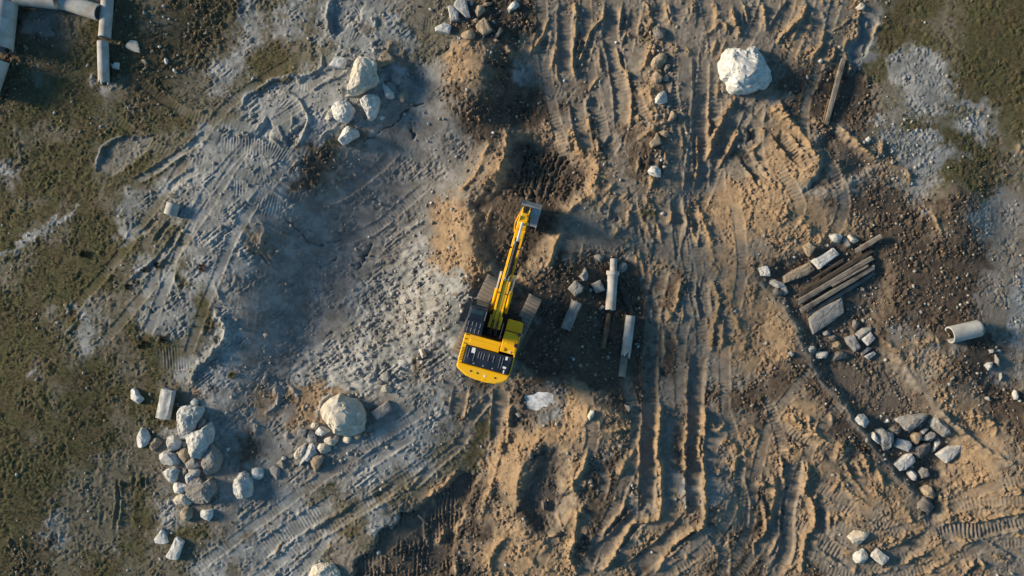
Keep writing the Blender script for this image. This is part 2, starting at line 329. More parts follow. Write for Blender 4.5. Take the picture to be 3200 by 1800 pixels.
# ---- crawler tracks
for z_, s_, kw in [
    ('C', '420,0 405,150 400,300 400,520', dict(w=.75)), ('C', '760,0 745,240 790,430 830,700 850,980', dict(w=.8)),
    ('C', '590,250 550,400 520,520', dict(w=.6)), ('C', '640,720 610,800', dict(w=.6)), ('C', '250,180 220,330 190,450', dict(w=.7)),
    ('C', '1095,20 1150,190', dict(w=.9, dep=.1, a=.035)), ('C', '1450,0 1470,150 1440,250', dict(w=1.0, a=.04, p=.17)),
    ('C', '1425,400 1425,720 1425,980 1440,1200 1450,1449', dict(w=.8, a=.03)), ('C', '500,700 510,850 540,1000 570,1170', dict(w=.75)),
    ('C', '1100,1130 1090,1270', dict(w=.7)), ('C', '1800,280 1810,30', dict(w=.9)), ('C', '1700,820 1620,980 1540,1150', dict(w=.85, a=.008)),
    ('C', '1740,1130 1860,1310 1910,1400', dict(w=.62, dep=.2, a=.07, p=.165, berm=.12, col='m')),
    ('D', '70,990 180,1150 280,1270', dict(w=.62, dep=.22, a=.07, p=.17, berm=.1)), ('C', '1840,780 1800,900', dict(w=1.2, a=.0)),
    ('C', '1250,1050 1210,1250 1200,1449', dict(w=1.3, a=.006, dep=.05)), ('C', '1330,340 1310,520 1280,800', dict(w=1.2, a=.004, dep=.02)),
    ('D', '30,300 120,150 230,0', dict(w=.9, a=.01)), ('D', '720,90 690,260 650,420', dict(w=.6, a=.005, dep=.02, col='c')),
    ('C', '20,870 120,1010', dict(w=.9, a=.03)), ('C', '700,1180 820,1000', dict(w=.7, a=.01)),
    ('B', '250,630 400,640 560,590', dict(w=.95, dep=.03, a=.03, p=.15, berm=0, col='c')),
    ('B', '640,270 760,320 830,420', dict(w=1.1, dep=.02, a=.025, p=.13, berm=0, col='c')),
    ('B', '110,740 220,800 290,930', dict(w=1.5, dep=.02, a=.03, p=.16, berm=0, col='c')),
    ('A', '1640,1110 1932,1110 2080,1120 2260,1230', dict(w=1.0, dep=.05, a=.03, p=.15, berm=.02, col='c')),
    ('A', '1700,1420 1932,1430', dict(w=.8, dep=.04, a=.03, p=.15, berm=.01, col='c')),
    ('F', '0,60 150,110 260,130', dict(w=1.2, dep=.02, a=.025, p=.15, berm=0, col='c')),
    ('B', '0,1330 160,1300', dict(w=1.2, dep=.02, a=.02, p=.15, berm=0, col='c')),
    ('E', '1410,320 1330,480 1290,640 1290,740', dict(w=.75, dep=.03, a=.02, p=.15, berm=.02, col='c')),
    ('E', '1170,1260 1500,1240', dict(w=1.2, dep=.02, a=.03, p=.15, berm=0, col='x')),
    ('E', '1480,60 1700,150', dict(w=.9, dep=.06, a=.0, berm=.02, col='c')),
    ('B', '700,110 830,30 900,0', dict(w=.7, dep=.03, a=.03, p=.15, berm=0, col='c')),
    ('B', '1230,180 1360,190', dict(w=.7, dep=.03, a=.03, p=.15, berm=0, col='x')),
    ('J', '1560,0 1540,150 1510,290', dict(w=.85)), ('J', '1860,0 1840,250 1830,470', dict(w=.85)), ('J', '1790,90 1700,170 1600,300', dict(w=.5, a=.01)),
    ('J', '0,1290 200,1150 430,1000 620,880', dict(w=.9, dep=.04, a=.02, p=.17, berm=.03, col='c')),
    ('J', '380,1180 620,1040 860,900 1080,790', dict(w=.6, dep=.06, a=.01, berm=.05)),
    ('J', '760,640 960,520 1180,380', dict(w=.7, dep=.05, a=.0, berm=.03, col='c')),
    ('J', '1150,800 1330,640 1520,480 1620,330', dict(w=.5, dep=.05, a=.0, berm=.04)),
    ('K', '1048,-250 1045,0 1040,300 1020,450 1020,600 1015,800 1010,980', dict(w=.80, dep=.16, a=.022, p=.19, berm=.08)),
    ('K', '1420,-260 1395,0 1390,180 1385,400 1370,600 1370,800 1370,1000', dict(w=.80, dep=.18, a=.022, p=.19, berm=.08)),
    ('K', '1010,960 900,1040 760,1200 560,1340', dict(w=.9, dep=.14, a=.01, berm=.03)),
    ('K', '1370,980 1250,1130 1100,1260 900,1420', dict(w=1.0, dep=.16, a=.008, berm=.03)),
    ('K', '900,800 880,930', dict(w=1.0, dep=.06, a=0, berm=0)), ('K', '1250,930 1180,1040', dict(w=1.2, dep=.05, a=0, berm=0)),
    ('G', '1150,560 1120,700 1080,880 1060,1100 1050,1449', dict(w=.75, dep=.08, a=.012)),
    ('G', '1170,0 1200,200 1180,350 1150,560', dict(w=1.4, dep=.06, a=.006, berm=.02)),
    ('G', '1380,60 1375,250 1340,420', dict(w=.6, a=.04)), ('G', '1030,230 1080,400', dict(w=.9, a=.03, p=.14)), ('G', '880,30 820,120 800,240', dict(w=.9, dep=.1, a=0)),
    ('G', '740,180 770,280', dict(w=.9, a=.03)), ('G', '1460,640 1450,800 1490,1000', dict(w=.6, a=.03, dep=.1)),
    ('G', '1130,850 1130,1000', dict(w=.7, a=.04, p=.16)),
    ('L', '210,620 200,800 170,1000 150,1250 60,1449', dict(w=.75, dep=.12, a=.012)), ('L', '210,610 215,720', dict(w=.7, dep=.02, a=.04, p=.17)),
    ('L', '390,1170 520,1270 650,1350', dict(w=.75, dep=.08, a=.045, p=.19)), ('L', '940,1300 1100,1220 1260,1150', dict(w=.8, dep=.12, a=.01)),
    ('L', '1270,1150 1420,1110 1600,1100 1900,1010', dict(w=.8, dep=.08, a=.045, p=.2)), ('L', '780,1080 930,1060', dict(w=.6, dep=.03, a=.03)),
    ('L', '1600,1060 1760,1150 1932,1260', dict(w=1.1, dep=.06, a=.006)), ('L', '700,1400 900,1370', dict(w=.5, dep=.05, a=.0)),
    ('L', '560,900 660,960', dict(w=.8, dep=.05, a=.04)), ('L', '620,600 700,740', dict(w=.5, dep=.12, a=.02)), ('L', '1500,950 1660,985', dict(w=.6, a=.02, dep=.03)),
    ('I', '1090,650 1080,830', dict(w=.22, dep=.10, a=0, berm=.05, col='x')), ('I', '885,700 900,880 865,1110', dict(w=.2, dep=.07, a=0, berm=.07, col='x')),
    ('I', '1020,640 1010,800', dict(w=.2, dep=.06, a=0, berm=.03, col='x')), ('I', '790,900 770,1060', dict(w=.2, dep=.06, a=0, berm=.03, col='x')),
    ('E', '1230,180 1130,290 1040,340', dict(w=.25, dep=.09, a=0, berm=.03, col='x')), ('E', '1340,210 1230,330 1180,420', dict(w=.25, dep=.08, a=0, berm=.03, col='x')),
    ('E', '1420,260 1300,420 1180,560 960,720', dict(w=.3, dep=.06, a=0, berm=.04, col='c')),
    ('A', '1600,1000 1500,1080 1250,1260 1000,1400', dict(w=.35, dep=.05, a=0, berm=.04, col='c')), ('A', '1560,1280 1400,1360 1280,1449', dict(w=.35, dep=.07, a=0, berm=.03, col='c')),
]:
    track(z_, s_, **kw)
for z_, s_, w_ in [('C', '1150,330 1180,600 1250,900 1290,1100', .6), ('C', '960,40 900,250 860,420', .55), ('G', '1250,0 1270,300 1290,560', .6), ('K', '1480,1080 1600,1270 1580,1449', .6),
                   ('L', '420,700 330,850 300,1000', .5), ('C', '1620,500 1590,700', .5), ('C', '60,560 250,640 420,720', .6), ('C', '1260,20 1290,220', .7), ('L', '60,250 200,380 360,480', .5),
                   ('K', '1700,700 1760,900 1740,1100', .6), ('D', '330,60 380,180 330,330', .6), ('G', '900,60 960,250 1000,420', .5), ('C', '940,700 1000,860 1060,960', .5), ('K', '620,560 700,700 640,900', .5)]:
    track(z_, s_, w=w_, dep=.05, a=.026, p=.19, berm=.035)

# ---- many faint older crawler runs in matched pairs
rt = random.Random(5)
def run(p, w=.55, gauge=2.3, dep=.035, a=.024, berm=.032, col='m'):
    p = [np.array(q, float) for q in p]
    for s_ in (-1, 1):
        out = []
        for i, q in enumerate(p):
            d = p[min(i + 1, len(p) - 1)] - p[max(i - 1, 0)]; d = d / math.hypot(*d); out.append(q + np.array([-d[1], d[0]]) * s_ * gauge / 2 * PPM)
        track('A', ' '.join('%.1f,%.1f' % (q[0] * 2.415, q[1] * 2.415) for q in out), w=w, dep=dep, a=a, p=.19, berm=berm, col=col)
for p in [[(1760, -60), (1770, 150), (1800, 330), (1850, 520)], [(2120, -60), (2160, 120), (2170, 350), (2190, 600)],
          [(2480, -60), (2420, 120), (2330, 260), (2220, 420), (2130, 640)], [(2050, 640), (2090, 860), (2130, 1050), (2110, 1300)],
          [(2230, 620), (2250, 850), (2200, 1080), (2200, 1300)], [(2600, 1180), (2480, 1340), (2430, 1520), (2400, 1700), (2290, 1860)], [(2330, 1250), (2380, 1420), (2360, 1600), (2250, 1760), (2100, 1860)],
          [(2540, 1690), (2720, 1740), (2900, 1700), (3060, 1640), (3240, 1620)], [(2860, 1860), (2950, 1720), (3080, 1600), (3240, 1540)], [(2480, 1560), (2640, 1640), (2820, 1760), (2900, 1860)],
          [(1880, 1180), (1920, 1350), (1870, 1520), (1790, 1700), (1720, 1860)], [(2480, 480), (2560, 640), (2500, 760)], [(2560, -60), (2500, 160), (2440, 360), (2460, 560)]]:
    run(p, w=rt.uniform(.45, .62), dep=rt.uniform(.015, .03), a=rt.uniform(.018, .028), berm=.015)
for p in [[(250, 1050), (420, 860), (600, 620), (760, 380), (960, 240)], [(520, 1100), (600, 900), (720, 640), (900, 420)], [(620, 1860), (860, 1680), (1120, 1500), (1380, 1330)], [(960, 1860), (1160, 1660), (1420, 1480)],
          [(830, 640), (960, 700), (1120, 650), (1280, 520)], [(380, 300), (560, 420), (760, 470), (980, 560)]]:
    run(p, w=.5, dep=.02, a=.012, berm=.014, col='x')

# ---- pushed-up ridges of loose soil
for z_, s_, w_, h_ in [
    ('C', '480,0 485,200 455,400 490,590', .11, .20), ('C', '700,0 680,120 600,220 560,330 500,480', .10, .16), ('C', '830,0 815,230', .11, .18),
    ('C', '330,290 320,420 280,540', .12, .2), ('C', '330,430 350,560 385,620', .11, .18), ('C', '280,120 240,240 160,400', .13, .2),
    ('C', '670,330 660,440 690,540', .12, .2), ('C', '690,540 600,640 580,700', .13, .18), ('C', '790,330 830,480 870,540 900,700 905,980', .10, .18),
    ('C', '1000,0 1060,170', .08, .12), ('C', '1150,0 1180,130 1205,220', .14, .22), ('C', '1350,0 1370,120', .12, .15), ('C', '1500,0 1545,130 1510,230 1430,260', .14, .2),
    ('C', '1660,30 1660,160 1700,230 1690,330', .16, .22), ('C', '1570,140 1610,230 1650,260', .1, .15), ('C', '1620,280 1560,430 1500,470', .1, .14),
    ('C', '1720,0 1760,100 1780,190', .09, .14), ('C', '1880,0 1900,130 1900,270', .11, .16), ('C', '1540,280 1500,440', .12, .14),
    ('C', '1690,740 1600,880 1520,1060 1475,1210', .22, .30), ('C', '1720,960 1650,1120 1560,1270', .14, .26), ('C', '1480,750 1485,1080', .07, .12),
    ('C', '1540,590 1555,770', .08, .12), ('C', '1400,1000 1410,1200 1380,1430', .09, .16), ('C', '1280,940 1300,1180', .09, .14), ('C', '580,860 570,1000', .18, .22),
    ('C', '430,920 460,1000 470,1090 500,1130 620,1170 650,1290 560,1449', .34, .16), ('C', '640,1020 655,1180', .12, .18),
    ('C', '970,1150 940,1310', .10, .16), ('C', '1150,1130 1180,1240', .09, .14), ('C', '1010,620 1050,720 1100,900 1060,980 930,1050', .22, .16),
    ('C', '1060,300 1010,440 960,560', .18, .16), ('C', '1020,1370 1070,1340 1040,1449', .2, .2), ('C', '0,1000 120,1010 300,1090', .3, .10),
    ('C', '1330,340 1335,430', .14, .12), ('C', '1180,330 1250,360', .12, .1), ('C', '780,1370 720,1449', .14, .18), ('C', '150,340 170,400', .15, .2),
    ('C', '900,290 870,240 830,260', .14, .12), ('C', '1870,960 1932,1020', .2, .16), ('C', '1900,1040 1840,1120 1790,1110', .12, .14),
    ('D', '300,0 250,130 150,230 50,350', .15, .24), ('D', '220,200 190,300', .12, .16), ('D', '420,220 390,340 310,460', .12, .18), ('D', '500,340 490,420 430,500', .12, .16),
    ('D', '690,80 670,200 660,280 590,310 580,390 610,470 600,580', .12, .17), ('D', '850,150 780,310', .10, .16), ('D', '70,740 120,880 190,970', .11, .2),
    ('D', '20,820 130,910 250,1030 340,1210', .26, .22), ('D', '340,1240 240,1310', .12, .16), ('D', '510,960 600,1040 720,1150 820,1210', .18, .22),
    ('D', '860,1040 800,1190', .2, .18), ('D', '1040,1260 1060,1400', .2, .22), ('D', '300,900 420,960', .2, .12), ('D', '400,0 430,50', .12, .14), ('D', '100,0 60,100', .08, .1),
    ('D', '1880,1080 1932,1180', .2, .16), ('D', '510,10 540,40', .1, .12), ('D', '640,130 470,260', .09, .1), ('D', '1560,880 1640,800', .12, .08),
    ('G', '580,0 430,140 395,210', .16, .26), ('G', '380,290 320,420 290,520 240,590', .18, .26), ('G', '740,0 690,80 660,140', .14, .2), ('G', '820,260 760,350', .18, .2),
    ('G', '1030,0 1020,100', .14, .2), ('G', '1230,130 1190,250', .13, .2), ('G', '1100,220 1130,330 1140,410', .10, .16), ('G', '1030,240 1060,370', .08, .12),
    ('G', '950,480 940,540', .22, .2), ('G', '960,420 990,560 1020,660', .12, .12), ('G', '0,620 100,680 140,740', .3, .12), ('G', '855,340 860,390', .08, .1),
    ('G', '1350,60 1360,250 1400,420', .13, .2), ('G', '1440,120 1500,400 1560,640', .28, .18), ('G', '1500,640 1560,820 1530,1000 1500,1220', .16, .22), ('G', '1600,950 1590,1220', .15, .22),
    ('G', '1280,640 1240,860 1170,1010', .18, .16), ('G', '1170,1020 1160,1260', .12, .16), ('G', '1250,1080 1260,1160', .16, .16), ('G', '1310,880 1290,1000', .10, .14),
    ('G', '1640,640 1660,900 1760,1100 1760,1240', .35, .14), ('G', '1860,700 1790,900', .3, .12), ('G', '40,1400 50,1340', .1, .14),
    ('K', '1112,150 1090,330 1075,450 1085,560 1110,650 1112,900 1090,1010 1000,1030 900,1040 850,1130 790,1240 720,1340 640,1430', .17, .30),
    ('K', '1445,150 1440,330 1415,520 1440,620 1450,900 1430,1040 1330,1110 1230,1190 1160,1290 1080,1430', .17, .30),
    ('K', '1320,300 1300,520 1310,690', .10, .18), ('K', '968,290 950,430 962,600', .10, .18), ('K', '970,780 965,950', .09, .16), ('K', '1090,960 1090,780', .16, .14),
    ('K', '940,440 860,560 780,690', .2, .22), ('K', '870,830 800,950 700,1090 690,1160', .11, .2), ('K', '790,770 740,890', .09, .1), ('K', '660,360 800,330 960,330', .18, .2),
    ('K', '630,180 800,220 880,240', .18, .18), ('K', '570,130 560,300', .2, .2), ('K', '580,450 520,620 450,740 510,850', .15, .24),
    ('K', '540,890 480,980 470,1150 430,1220 440,1340 510,1449', .26, .28), ('K', '380,1090 250,1170', .1, .18), ('K', '330,980 390,1090', .1, .14),
    ('K', '1560,480 1640,430 1700,480 1680,600 1580,540', .22, .16), ('K', '1500,600 1600,690', .14, .16), ('K', '1480,240 1550,350 1620,270', .14, .16), ('K', '1750,620 1790,640', .14, .14),
    ('K', '1880,880 1915,1000 1920,1120 1840,1200 1830,1320', .12, .22), ('K', '1330,1280 1290,1340', .14, .16), ('K', '1850,750 1932,760', .2, .16), ('K', '1250,1430 1240,1380', .12, .14),
    ('K', '0,480 120,470 220,400 300,350', .3, .18), ('K', '80,600 40,740 20,900', .22, .18), ('K', '0,1080 120,1140 240,1200 230,1310', .3, .2), ('K', '80,1280 200,1380 330,1420', .3, .16),
    ('K', '1450,480 1470,560', .14, .18), ('K', '1810,320 1900,420', .14, .14), ('K', '1780,500 1720,560', .12, .12),
    ('J', '1932,140 1890,350 1800,700 1740,900 1700,1110', .28, .16), ('J', '1540,640 1440,760 1330,840 1250,900', .15, .18), ('J', '1440,1080 1380,1200 1320,1280', .26, .2),
    ('J', '1250,960 1270,1260', .08, .12), ('J', '1130,820 1240,700', .12, .1), ('J', '560,1170 550,1260', .1, .08), ('J', '150,1320 180,1220 240,1180', .10, .12), ('J', '1930,1150 1800,1250 1760,1449', .28, .2),
    ('J', '1500,1340 1510,1449', .18, .16), ('J', '1530,1060 1480,1180', .18, .14), ('J', '980,870 1080,810', .07, .1), ('J', '1330,30 1350,100', .08, .08), ('J', '1620,0 1590,150 1560,300', .07, .14),
    ('J', '1740,90 1670,170', .08, .12), ('J', '1620,210 1580,290', .08, .1), ('J', '1310,870 1330,960', .12, .16), ('J', '1650,750 1740,790', .14, .12),
    ('L', '100,530 110,640 140,800', .11, .2), ('L', '300,570 290,700 280,830 350,900 360,1080 280,1170 260,1300 250,1449', .17, .26), ('L', '40,680 60,820 50,900 10,1100', .2, .22),
    ('L', '100,1140 0,1320', .11, .2), ('L', '90,500 200,520 300,570', .2, .14), ('L', '130,220 280,330 430,430 560,490 490,590', .32, .22), ('L', '290,200 300,330', .2, .18), ('L', '450,200 470,300', .15, .18),
    ('L', '560,580 650,720 760,880', .13, .18), ('L', '700,520 770,690', .2, .2), ('L', '800,530 850,700 880,800', .16, .18), ('L', '830,780 800,850', .3, .16), ('L', '490,950 480,1110', .08, .14),
    ('L', '530,980 530,1100', .1, .16), ('L', '1060,1090 1000,1170 880,1180', .15, .18), ('L', '1000,850 1080,1000 1200,1090', .28, .16), ('L', '550,740 480,830', .25, .16), ('L', '520,660 600,790 800,960', .16, .14),
    ('k', '900,745 1000,660 1100,600 1380,500', .13, .2), ('k', '1700,490 1790,390 1920,400', .13, .18), ('k', '1520,500 1600,640', .15, .18), ('k', '1250,830 1400,720 1600,620', .15, .16),
    ('k', '1580,690 1720,840', .15, .18), ('k', '1970,600 2050,780', .11, .18), ('k', '2080,530 2220,600 2400,700', .18, .18), ('k', '1730,600 1820,720 1900,620', .22, .18),
    ('k', '1600,330 1750,370 1900,360', .2, .14), ('k', '700,790 800,750', .1, .12), ('k', '150,520 280,600', .25, .14), ('k', '330,700 300,859', .12, .16), ('k', '2400,260 2576,340', .16, .12),
    ('L', '1260,190 1400,300 1560,430 1700,540 1830,600', .16, .22), ('L', '1500,210 1640,260 1700,330 1690,420', .22, .2), ('L', '1880,500 1932,520', .14, .12), ('L', '1480,1000 1660,1010 1932,930', .10, .14),
    ('L', '1400,800 1500,760 1700,700', .3, .1), ('L', '1340,900 1380,1000 1300,1040', .25, .16), ('L', '1560,520 1480,640', .12, .1),
    ('B', '1760,1050 1720,1150 1640,1330 1500,1449', .2, .2), ('B', '1860,940 1900,1100 1800,1320', .2, .2), ('B', '1400,460 1560,380 1640,330', .25, .15), ('B', '1890,330 1932,420', .2, .2),
    ('B', '940,450 1000,380 1040,300', .15, .16), ('F', '1610,230 1750,110', .15, .12), ('F', '1790,90 1740,220 1700,320', .11, .2),
    ('H', '0,180 120,160 250,250 300,360', .4, .14), ('H', '1200,130 1240,220 1270,330', .15, .2), ('H', '1060,1110 1130,1140 1230,1110 1290,1160', .25, .16), ('H', '860,1100 960,1200 1020,1240', .2, .16),
    ('H', '60,1200 160,1260', .3, .14), ('H', '320,330 430,380 520,340', .3, .12),
]:
    ridge(z_, s_, w_, h_)
for z_, s_, w_, h_ in [
    ('B', '0,670 100,600 220,570 330,580 420,550 500,500 490,390', .10, .17), ('B', '390,700 560,620 720,540', .08, .14), ('B', '550,0 540,150 565,280', .12, .18),
    ('B', '150,670 280,720 370,830 395,900 370,1020 330,1140', .11, .17), ('B', '270,830 280,940 240,1000', .08, .13), ('B', '180,930 220,1090', .08, .13), ('B', '110,1020 230,1140', .08, .1),
    ('B', '90,850 30,960 0,1010', .11, .14), ('B', '900,130 895,210', .1, .12), ('B', '440,1050 560,990 650,950', .12, .12), ('B', '660,650 650,740', .12, .08), ('B', '480,900 560,830', .14, .12),
    ('A', '960,1020 860,1060 790,1110 760,1200 730,1300', .08, .10), ('A', '1932,680 1850,730 1810,850', .10, .15), ('E', '1650,640 1660,720 1720,850', .12, .15),
    ('E', '1640,900 1720,1000 1690,1130 1560,1270 1480,1350 1440,1449', .26, .20), ('E', '1370,480 1350,600', .07, .07), ('E', '1380,970 1390,1020', .12, .1), ('E', '520,840 510,940', .1, .08),
    ('F', '20,200 80,260 60,380 20,440', .2, .14), ('F', '1100,280 1270,200', .14, .14), ('J', '100,0 160,120 60,240', .2, .12), ('J', '240,0 320,140', .14, .14), ('J', '440,300 500,120 600,80', .2, .12),
    ('J', '210,380 250,420', .14, .12), ('A', '840,690 870,660', .1, .1), ('A', '690,700 700,520', .14, .05), ('H', '1130,150 1190,160', .15, .1), ('L', '1250,190 1400,290 1560,420', .06, .1),
    ('I', '1900,260 1932,330 1910,400', .2, .14), ('I', '400,830 400,960 370,1100', .1, .08), ('I', '90,1160 100,1260', .12, .1), ('E', '480,1090 580,990', .08, .07), ('E', '200,1400 290,1330', .1, .07),
]:
    ridge(z_, s_, w_, h_, 'c' if z_ not in 'I' else 'n')
for z_, s_, w_, d_ in [
    ('F', '240,220 340,330 400,380 480,390 640,350', .05, .14), ('F', '840,370 830,440 790,500 730,580', .07, .18), ('F', '430,550 520,540 600,470', .06, .16), ('F', '700,620 780,680 830,740', .04, .08),
    ('F', '870,20 920,70', .06, .14), ('F', '50,450 90,560', .05, .1), ('B', '1280,780 1180,810 1120,850 1060,900 990,960 880,1020 800,1060', .06, .17), ('B', '1160,960 1190,1060', .07, .2),
    ('B', '760,200 770,250', .08, .2), ('B', '480,1230 560,1150', .06, .14), ('B', '1340,420 1500,330', .07, .18), ('D', '70,380 110,430', .05, .12), ('D', '90,350 140,410', .05, .12), ('D', '120,325 180,395', .05, .12), ('D', '150,295 195,330', .05, .12),
    ('B', '400,1190 460,1240', .1, .15), ('i', '0,1140 120,1090 230,1040', .05, .15), ('E', '1660,890 1740,880', .05, .12), ('J', '840,600 1000,490 1190,360', .03, .06), ('E', '1160,820 1180,900 1240,870 1310,900', .06, .1),
    ('K', '930,1330 1000,1240 1080,1130', .08, .12), ('K', '1650,1060 1580,1230', .1, .14), ('L', '130,560 150,800 130,1050 120,1220', .05, .12), ('D', '260,690 180,740', .12, .14), ('C', '90,120 130,160', .06, .15),
]:
    groove(z_, s_, w_, d_)
patch('C', '60,1060 250,1040 350,1120 480,1210 560,1300 500,1449 360,1600 240,1800 120,2000 0,2080 -80,1900 -60,1600 0,1300', edge=.5, k=.75, d=.7, t=.2)
patch('C', '-60,330 20,300 60,560 260,600 330,880 150,980 -100,1000 -250,800 -290,500 -180,360', edge=.7, k=.65, d=.8, t=.1)
# edges of the stone pit: hard lips
for seg in (PITL[:6], PITL[4:], [(2800, 1110), (2920, 1275), (3040, 1370), (3130, 1440)]):
    r = raster(seg, .4)
    sl, d, sa, L = r
    HD[sl] += .04 * np.exp(-(d / .13) ** 2)
    paint(sl, np.exp(-(d / .2) ** 2) * .5, c=.35, t=.15)
    SMOOTH[sl] = np.maximum(SMOOTH[sl], .8 * np.exp(-(d / .2) ** 2))
# dried mud polygons by the right edge
sl = (slice(int((-4.5 - ys[0]) / STEP), int((4.0 - ys[0]) / STEP)), slice(int((22.3 - xs[0]) / STEP), int((27.2 - xs[0]) / STEP)))
qx = X[sl] + .05 * NZ1[sl]; qy = Y[sl] + .05 * NZ2[sl]
rg = np.random.default_rng(3); c_ = .36
gx = np.floor(qx / c_); gy = np.floor(qy / c_); F1 = np.full(qx.shape, 9.); F2 = F1.copy()
for ax in (-1, 0, 1):
    for ay in (-1, 0, 1):
        hx = np.sin((gx + ax) * 127.1 + (gy + ay) * 311.7) * 43758.5; hy = np.sin((gx + ax) * 269.5 + (gy + ay) * 183.3) * 43758.5
        dd = np.hypot((gx + ax + hx - np.floor(hx)) * c_ - qx, (gy + ay + hy - np.floor(hy)) * c_ - qy)
        F2 = np.minimum(F2, np.maximum(F1, dd)); F1 = np.minimum(F1, dd)
mud = np.exp(-((PX[sl] - 3110) / 80) ** 2 - ((PY[sl] - 880) / 170) ** 2)
HD[sl] -= .06 * np.exp(-((F2 - F1) / .03) ** 2) * np.clip(mud * 1.6, 0, 1) * np.clip(.6 + .6 * NM[sl], 0, 1)
SMOOTH[sl] = np.maximum(SMOOTH[sl], mud * .8)
patch('H', '1640,330 1870,250 1932,800 1800,900 1620,800', edge=.8, c=.42, t=.3)

# standing pad of the excavator, hollow of the puddle
EXC = (1551, 1019)
sl, m = area([(1490, 860), (1600, 830), (1720, 920), (1650, 1060), (1590, 1180), (1470, 1160), (1400, 1090), (1450, 960)], .4, PX, PY)
H0 = HM + HD
zpad = float(H0[sl][m > .9].mean())
HM[sl] = HM[sl] * (1 - m) + zpad * m; HD[sl] *= (1 - .85 * m); SMOOTH[sl] = np.maximum(SMOOTH[sl], .3 * m)
PUD = pts('K', '95,130 120,85 190,55 290,60 330,95 320,150 260,190 190,215 120,190')
pc = np.mean(PUD, 0)
sl, m = area([tuple(pc + (np.array(q) - pc) * 2.0) for q in PUD], .5, PX, PY)
H0 = HM + HD
zpud = float(H0[sl][m > .5].mean())
HM[sl] = HM[sl] * (1 - m) + (zpud + .05) * m; HD[sl] *= 1 - .9 * m
paint(sl, m * .6, d=.5, c=.15)
sl, m = area([tuple(pc + (np.array(q) - pc) * 1.32) for q in PUD], .55, PX, PY)
HM[sl] -= .16 * m; HD[sl] += m * (.02 * NZ1[sl] + .012 * NG[sl]); SMOOTH[sl] = np.maximum(SMOOTH[sl], m * .6)

for A_ in (GR, CH, TA, DK): np.clip(A_, 0, 1, out=A_)
# surface grain: clods in loose soil, tufty turf, finer in chalk
ridged = .9 - np.abs(band(.10, .6, 11, .5)) * 1.1
stony = np.clip(band(.07, .35, 12, .1) - 1.2, 0, 2.5)
sm = 1 - .9 * SMOOTH
ra, rb_ = math.cos(math.radians(38)), math.sin(math.radians(38))
def dirband(lo, along, seed):                         # scraper streaks running up to the right
    r = np.random.default_rng(seed).standard_normal((NY, NX))
    ku = KX * ra + KY * rb_; kv = -KX * rb_ + KY * ra
    o = np.fft.irfft2(np.fft.rfft2(r) * np.exp(-(ku * along) ** 2 - (kv * lo) ** 2) * (1 - np.exp(-(kv * .7) ** 2)), s=(NY, NX))
    return o / o.std()
STREAK = dirband(.11, 1.6, 41) * np.clip(.5 + NM, 0, 1.5)
var = np.clip(.8 + .5 * NM, .15, 1.8)
HT = HM + HD + sm * var * ((TA * .013 + DK * .011 + CH * .006 + GR * .003 + .003) * (NF + .5 * ridged) + CH * (1 - GR) * .011 * STREAK * sstep(1700, 1450, PX) + (TA * .018 + DK * .020 + CH * (.004 + .005 * sstep(1700, 1450, PX)) + GR * .004 + .008) * NG
                          + (TA * .015 + DK * .014 + CH * .004) * stony)
# rubbly slope of chalk left of the machine
rb = np.exp(-((PX - 1290) / 130) ** 2 - ((PY - 950) / 190) ** 2) + .8 * np.exp(-((PX - 1080) / 190) ** 2 - ((PY - 1150) / 70) ** 2)
HT += np.clip(rb, 0, 1) * (.07 * band(.25, 1.5, 13, .9, 1.4, .75) + .025 * stony)
win = sstep(0, 1.6, 29 - np.abs(X)) * sstep(0, 1.6, 17.2 - np.abs(Y))
HT *= win
print("HM", HM.min(), HM.max(), "HT", HT.min(), HT.max())
def hz(x, y):
    u = min(max((x - xs[0]) / STEP, 0), NX - 1.001); v = min(max((y - ys[0]) / STEP, 0), NY - 1.001)
    i, j = int(u), int(v); a, b = u - i, v - j
    return float((HT[j, i] * (1 - a) + HT[j, i + 1] * a) * (1 - b) + (HT[j + 1, i] * (1 - a) + HT[j + 1, i + 1] * a) * b)
HSM = blur(HT, .25)
def hzs(x, y):
    i = int(min(max((x - xs[0]) / STEP, 0), NX - 1)); j = int(min(max((y - ys[0]) / STEP, 0), NY - 1)); return float(HSM[j, i])
def ground_at(px, py, dz=0.0):
    z = 0.0
    for _ in range(4):
        x, y = px2w(px, py, z + dz); z = hzs(x, y)
    return x, y, z

ext = [400, 200, 110, 70, 48, 36, 31]
XS = np.concatenate([-np.array(ext, float), xs, np.array(ext[::-1], float)])
YS = np.concatenate([-np.array([400, 200, 110, 70, 40, 26, 19], float), ys, np.array([19, 26, 40, 70, 110, 200, 400], float)])
def pad(a, v=None):
    return np.pad(a, 7, mode='constant', constant_values=v) if v is not None else np.pad(a, 7, mode='edge')
GX, GY = np.meshgrid(XS, YS)
GZ = pad(HT, 0.0)
co = np.stack([GX, GY, GZ], -1).reshape(-1, 3).astype(np.float32)
ny, nx = GX.shape
idx = np.arange(ny * nx).reshape(ny, nx)
fq = np.stack([idx[:-1, :-1], idx[:-1, 1:], idx[1:, 1:], idx[1:, :-1]], -1).reshape(-1, 4).astype(np.int32)
def mesh_np(name, verts, faces):
    me = bpy.data.meshes.new(name)
    k = faces.shape[1]
    me.vertices.add(len(verts)); me.vertices.foreach_set('co', np.ascontiguousarray(verts, np.float32).ravel())
    me.loops.add(faces.size); me.loops.foreach_set('vertex_index', np.ascontiguousarray(faces, np.int32).ravel())
    me.polygons.add(len(faces)); me.polygons.foreach_set('loop_start', np.arange(0, faces.size, k, dtype=np.int32))
    me.update(calc_edges=True)
    return me
gme = mesh_np('ground', co, fq)
att = gme.color_attributes.new('cover', 'FLOAT_COLOR', 'POINT')
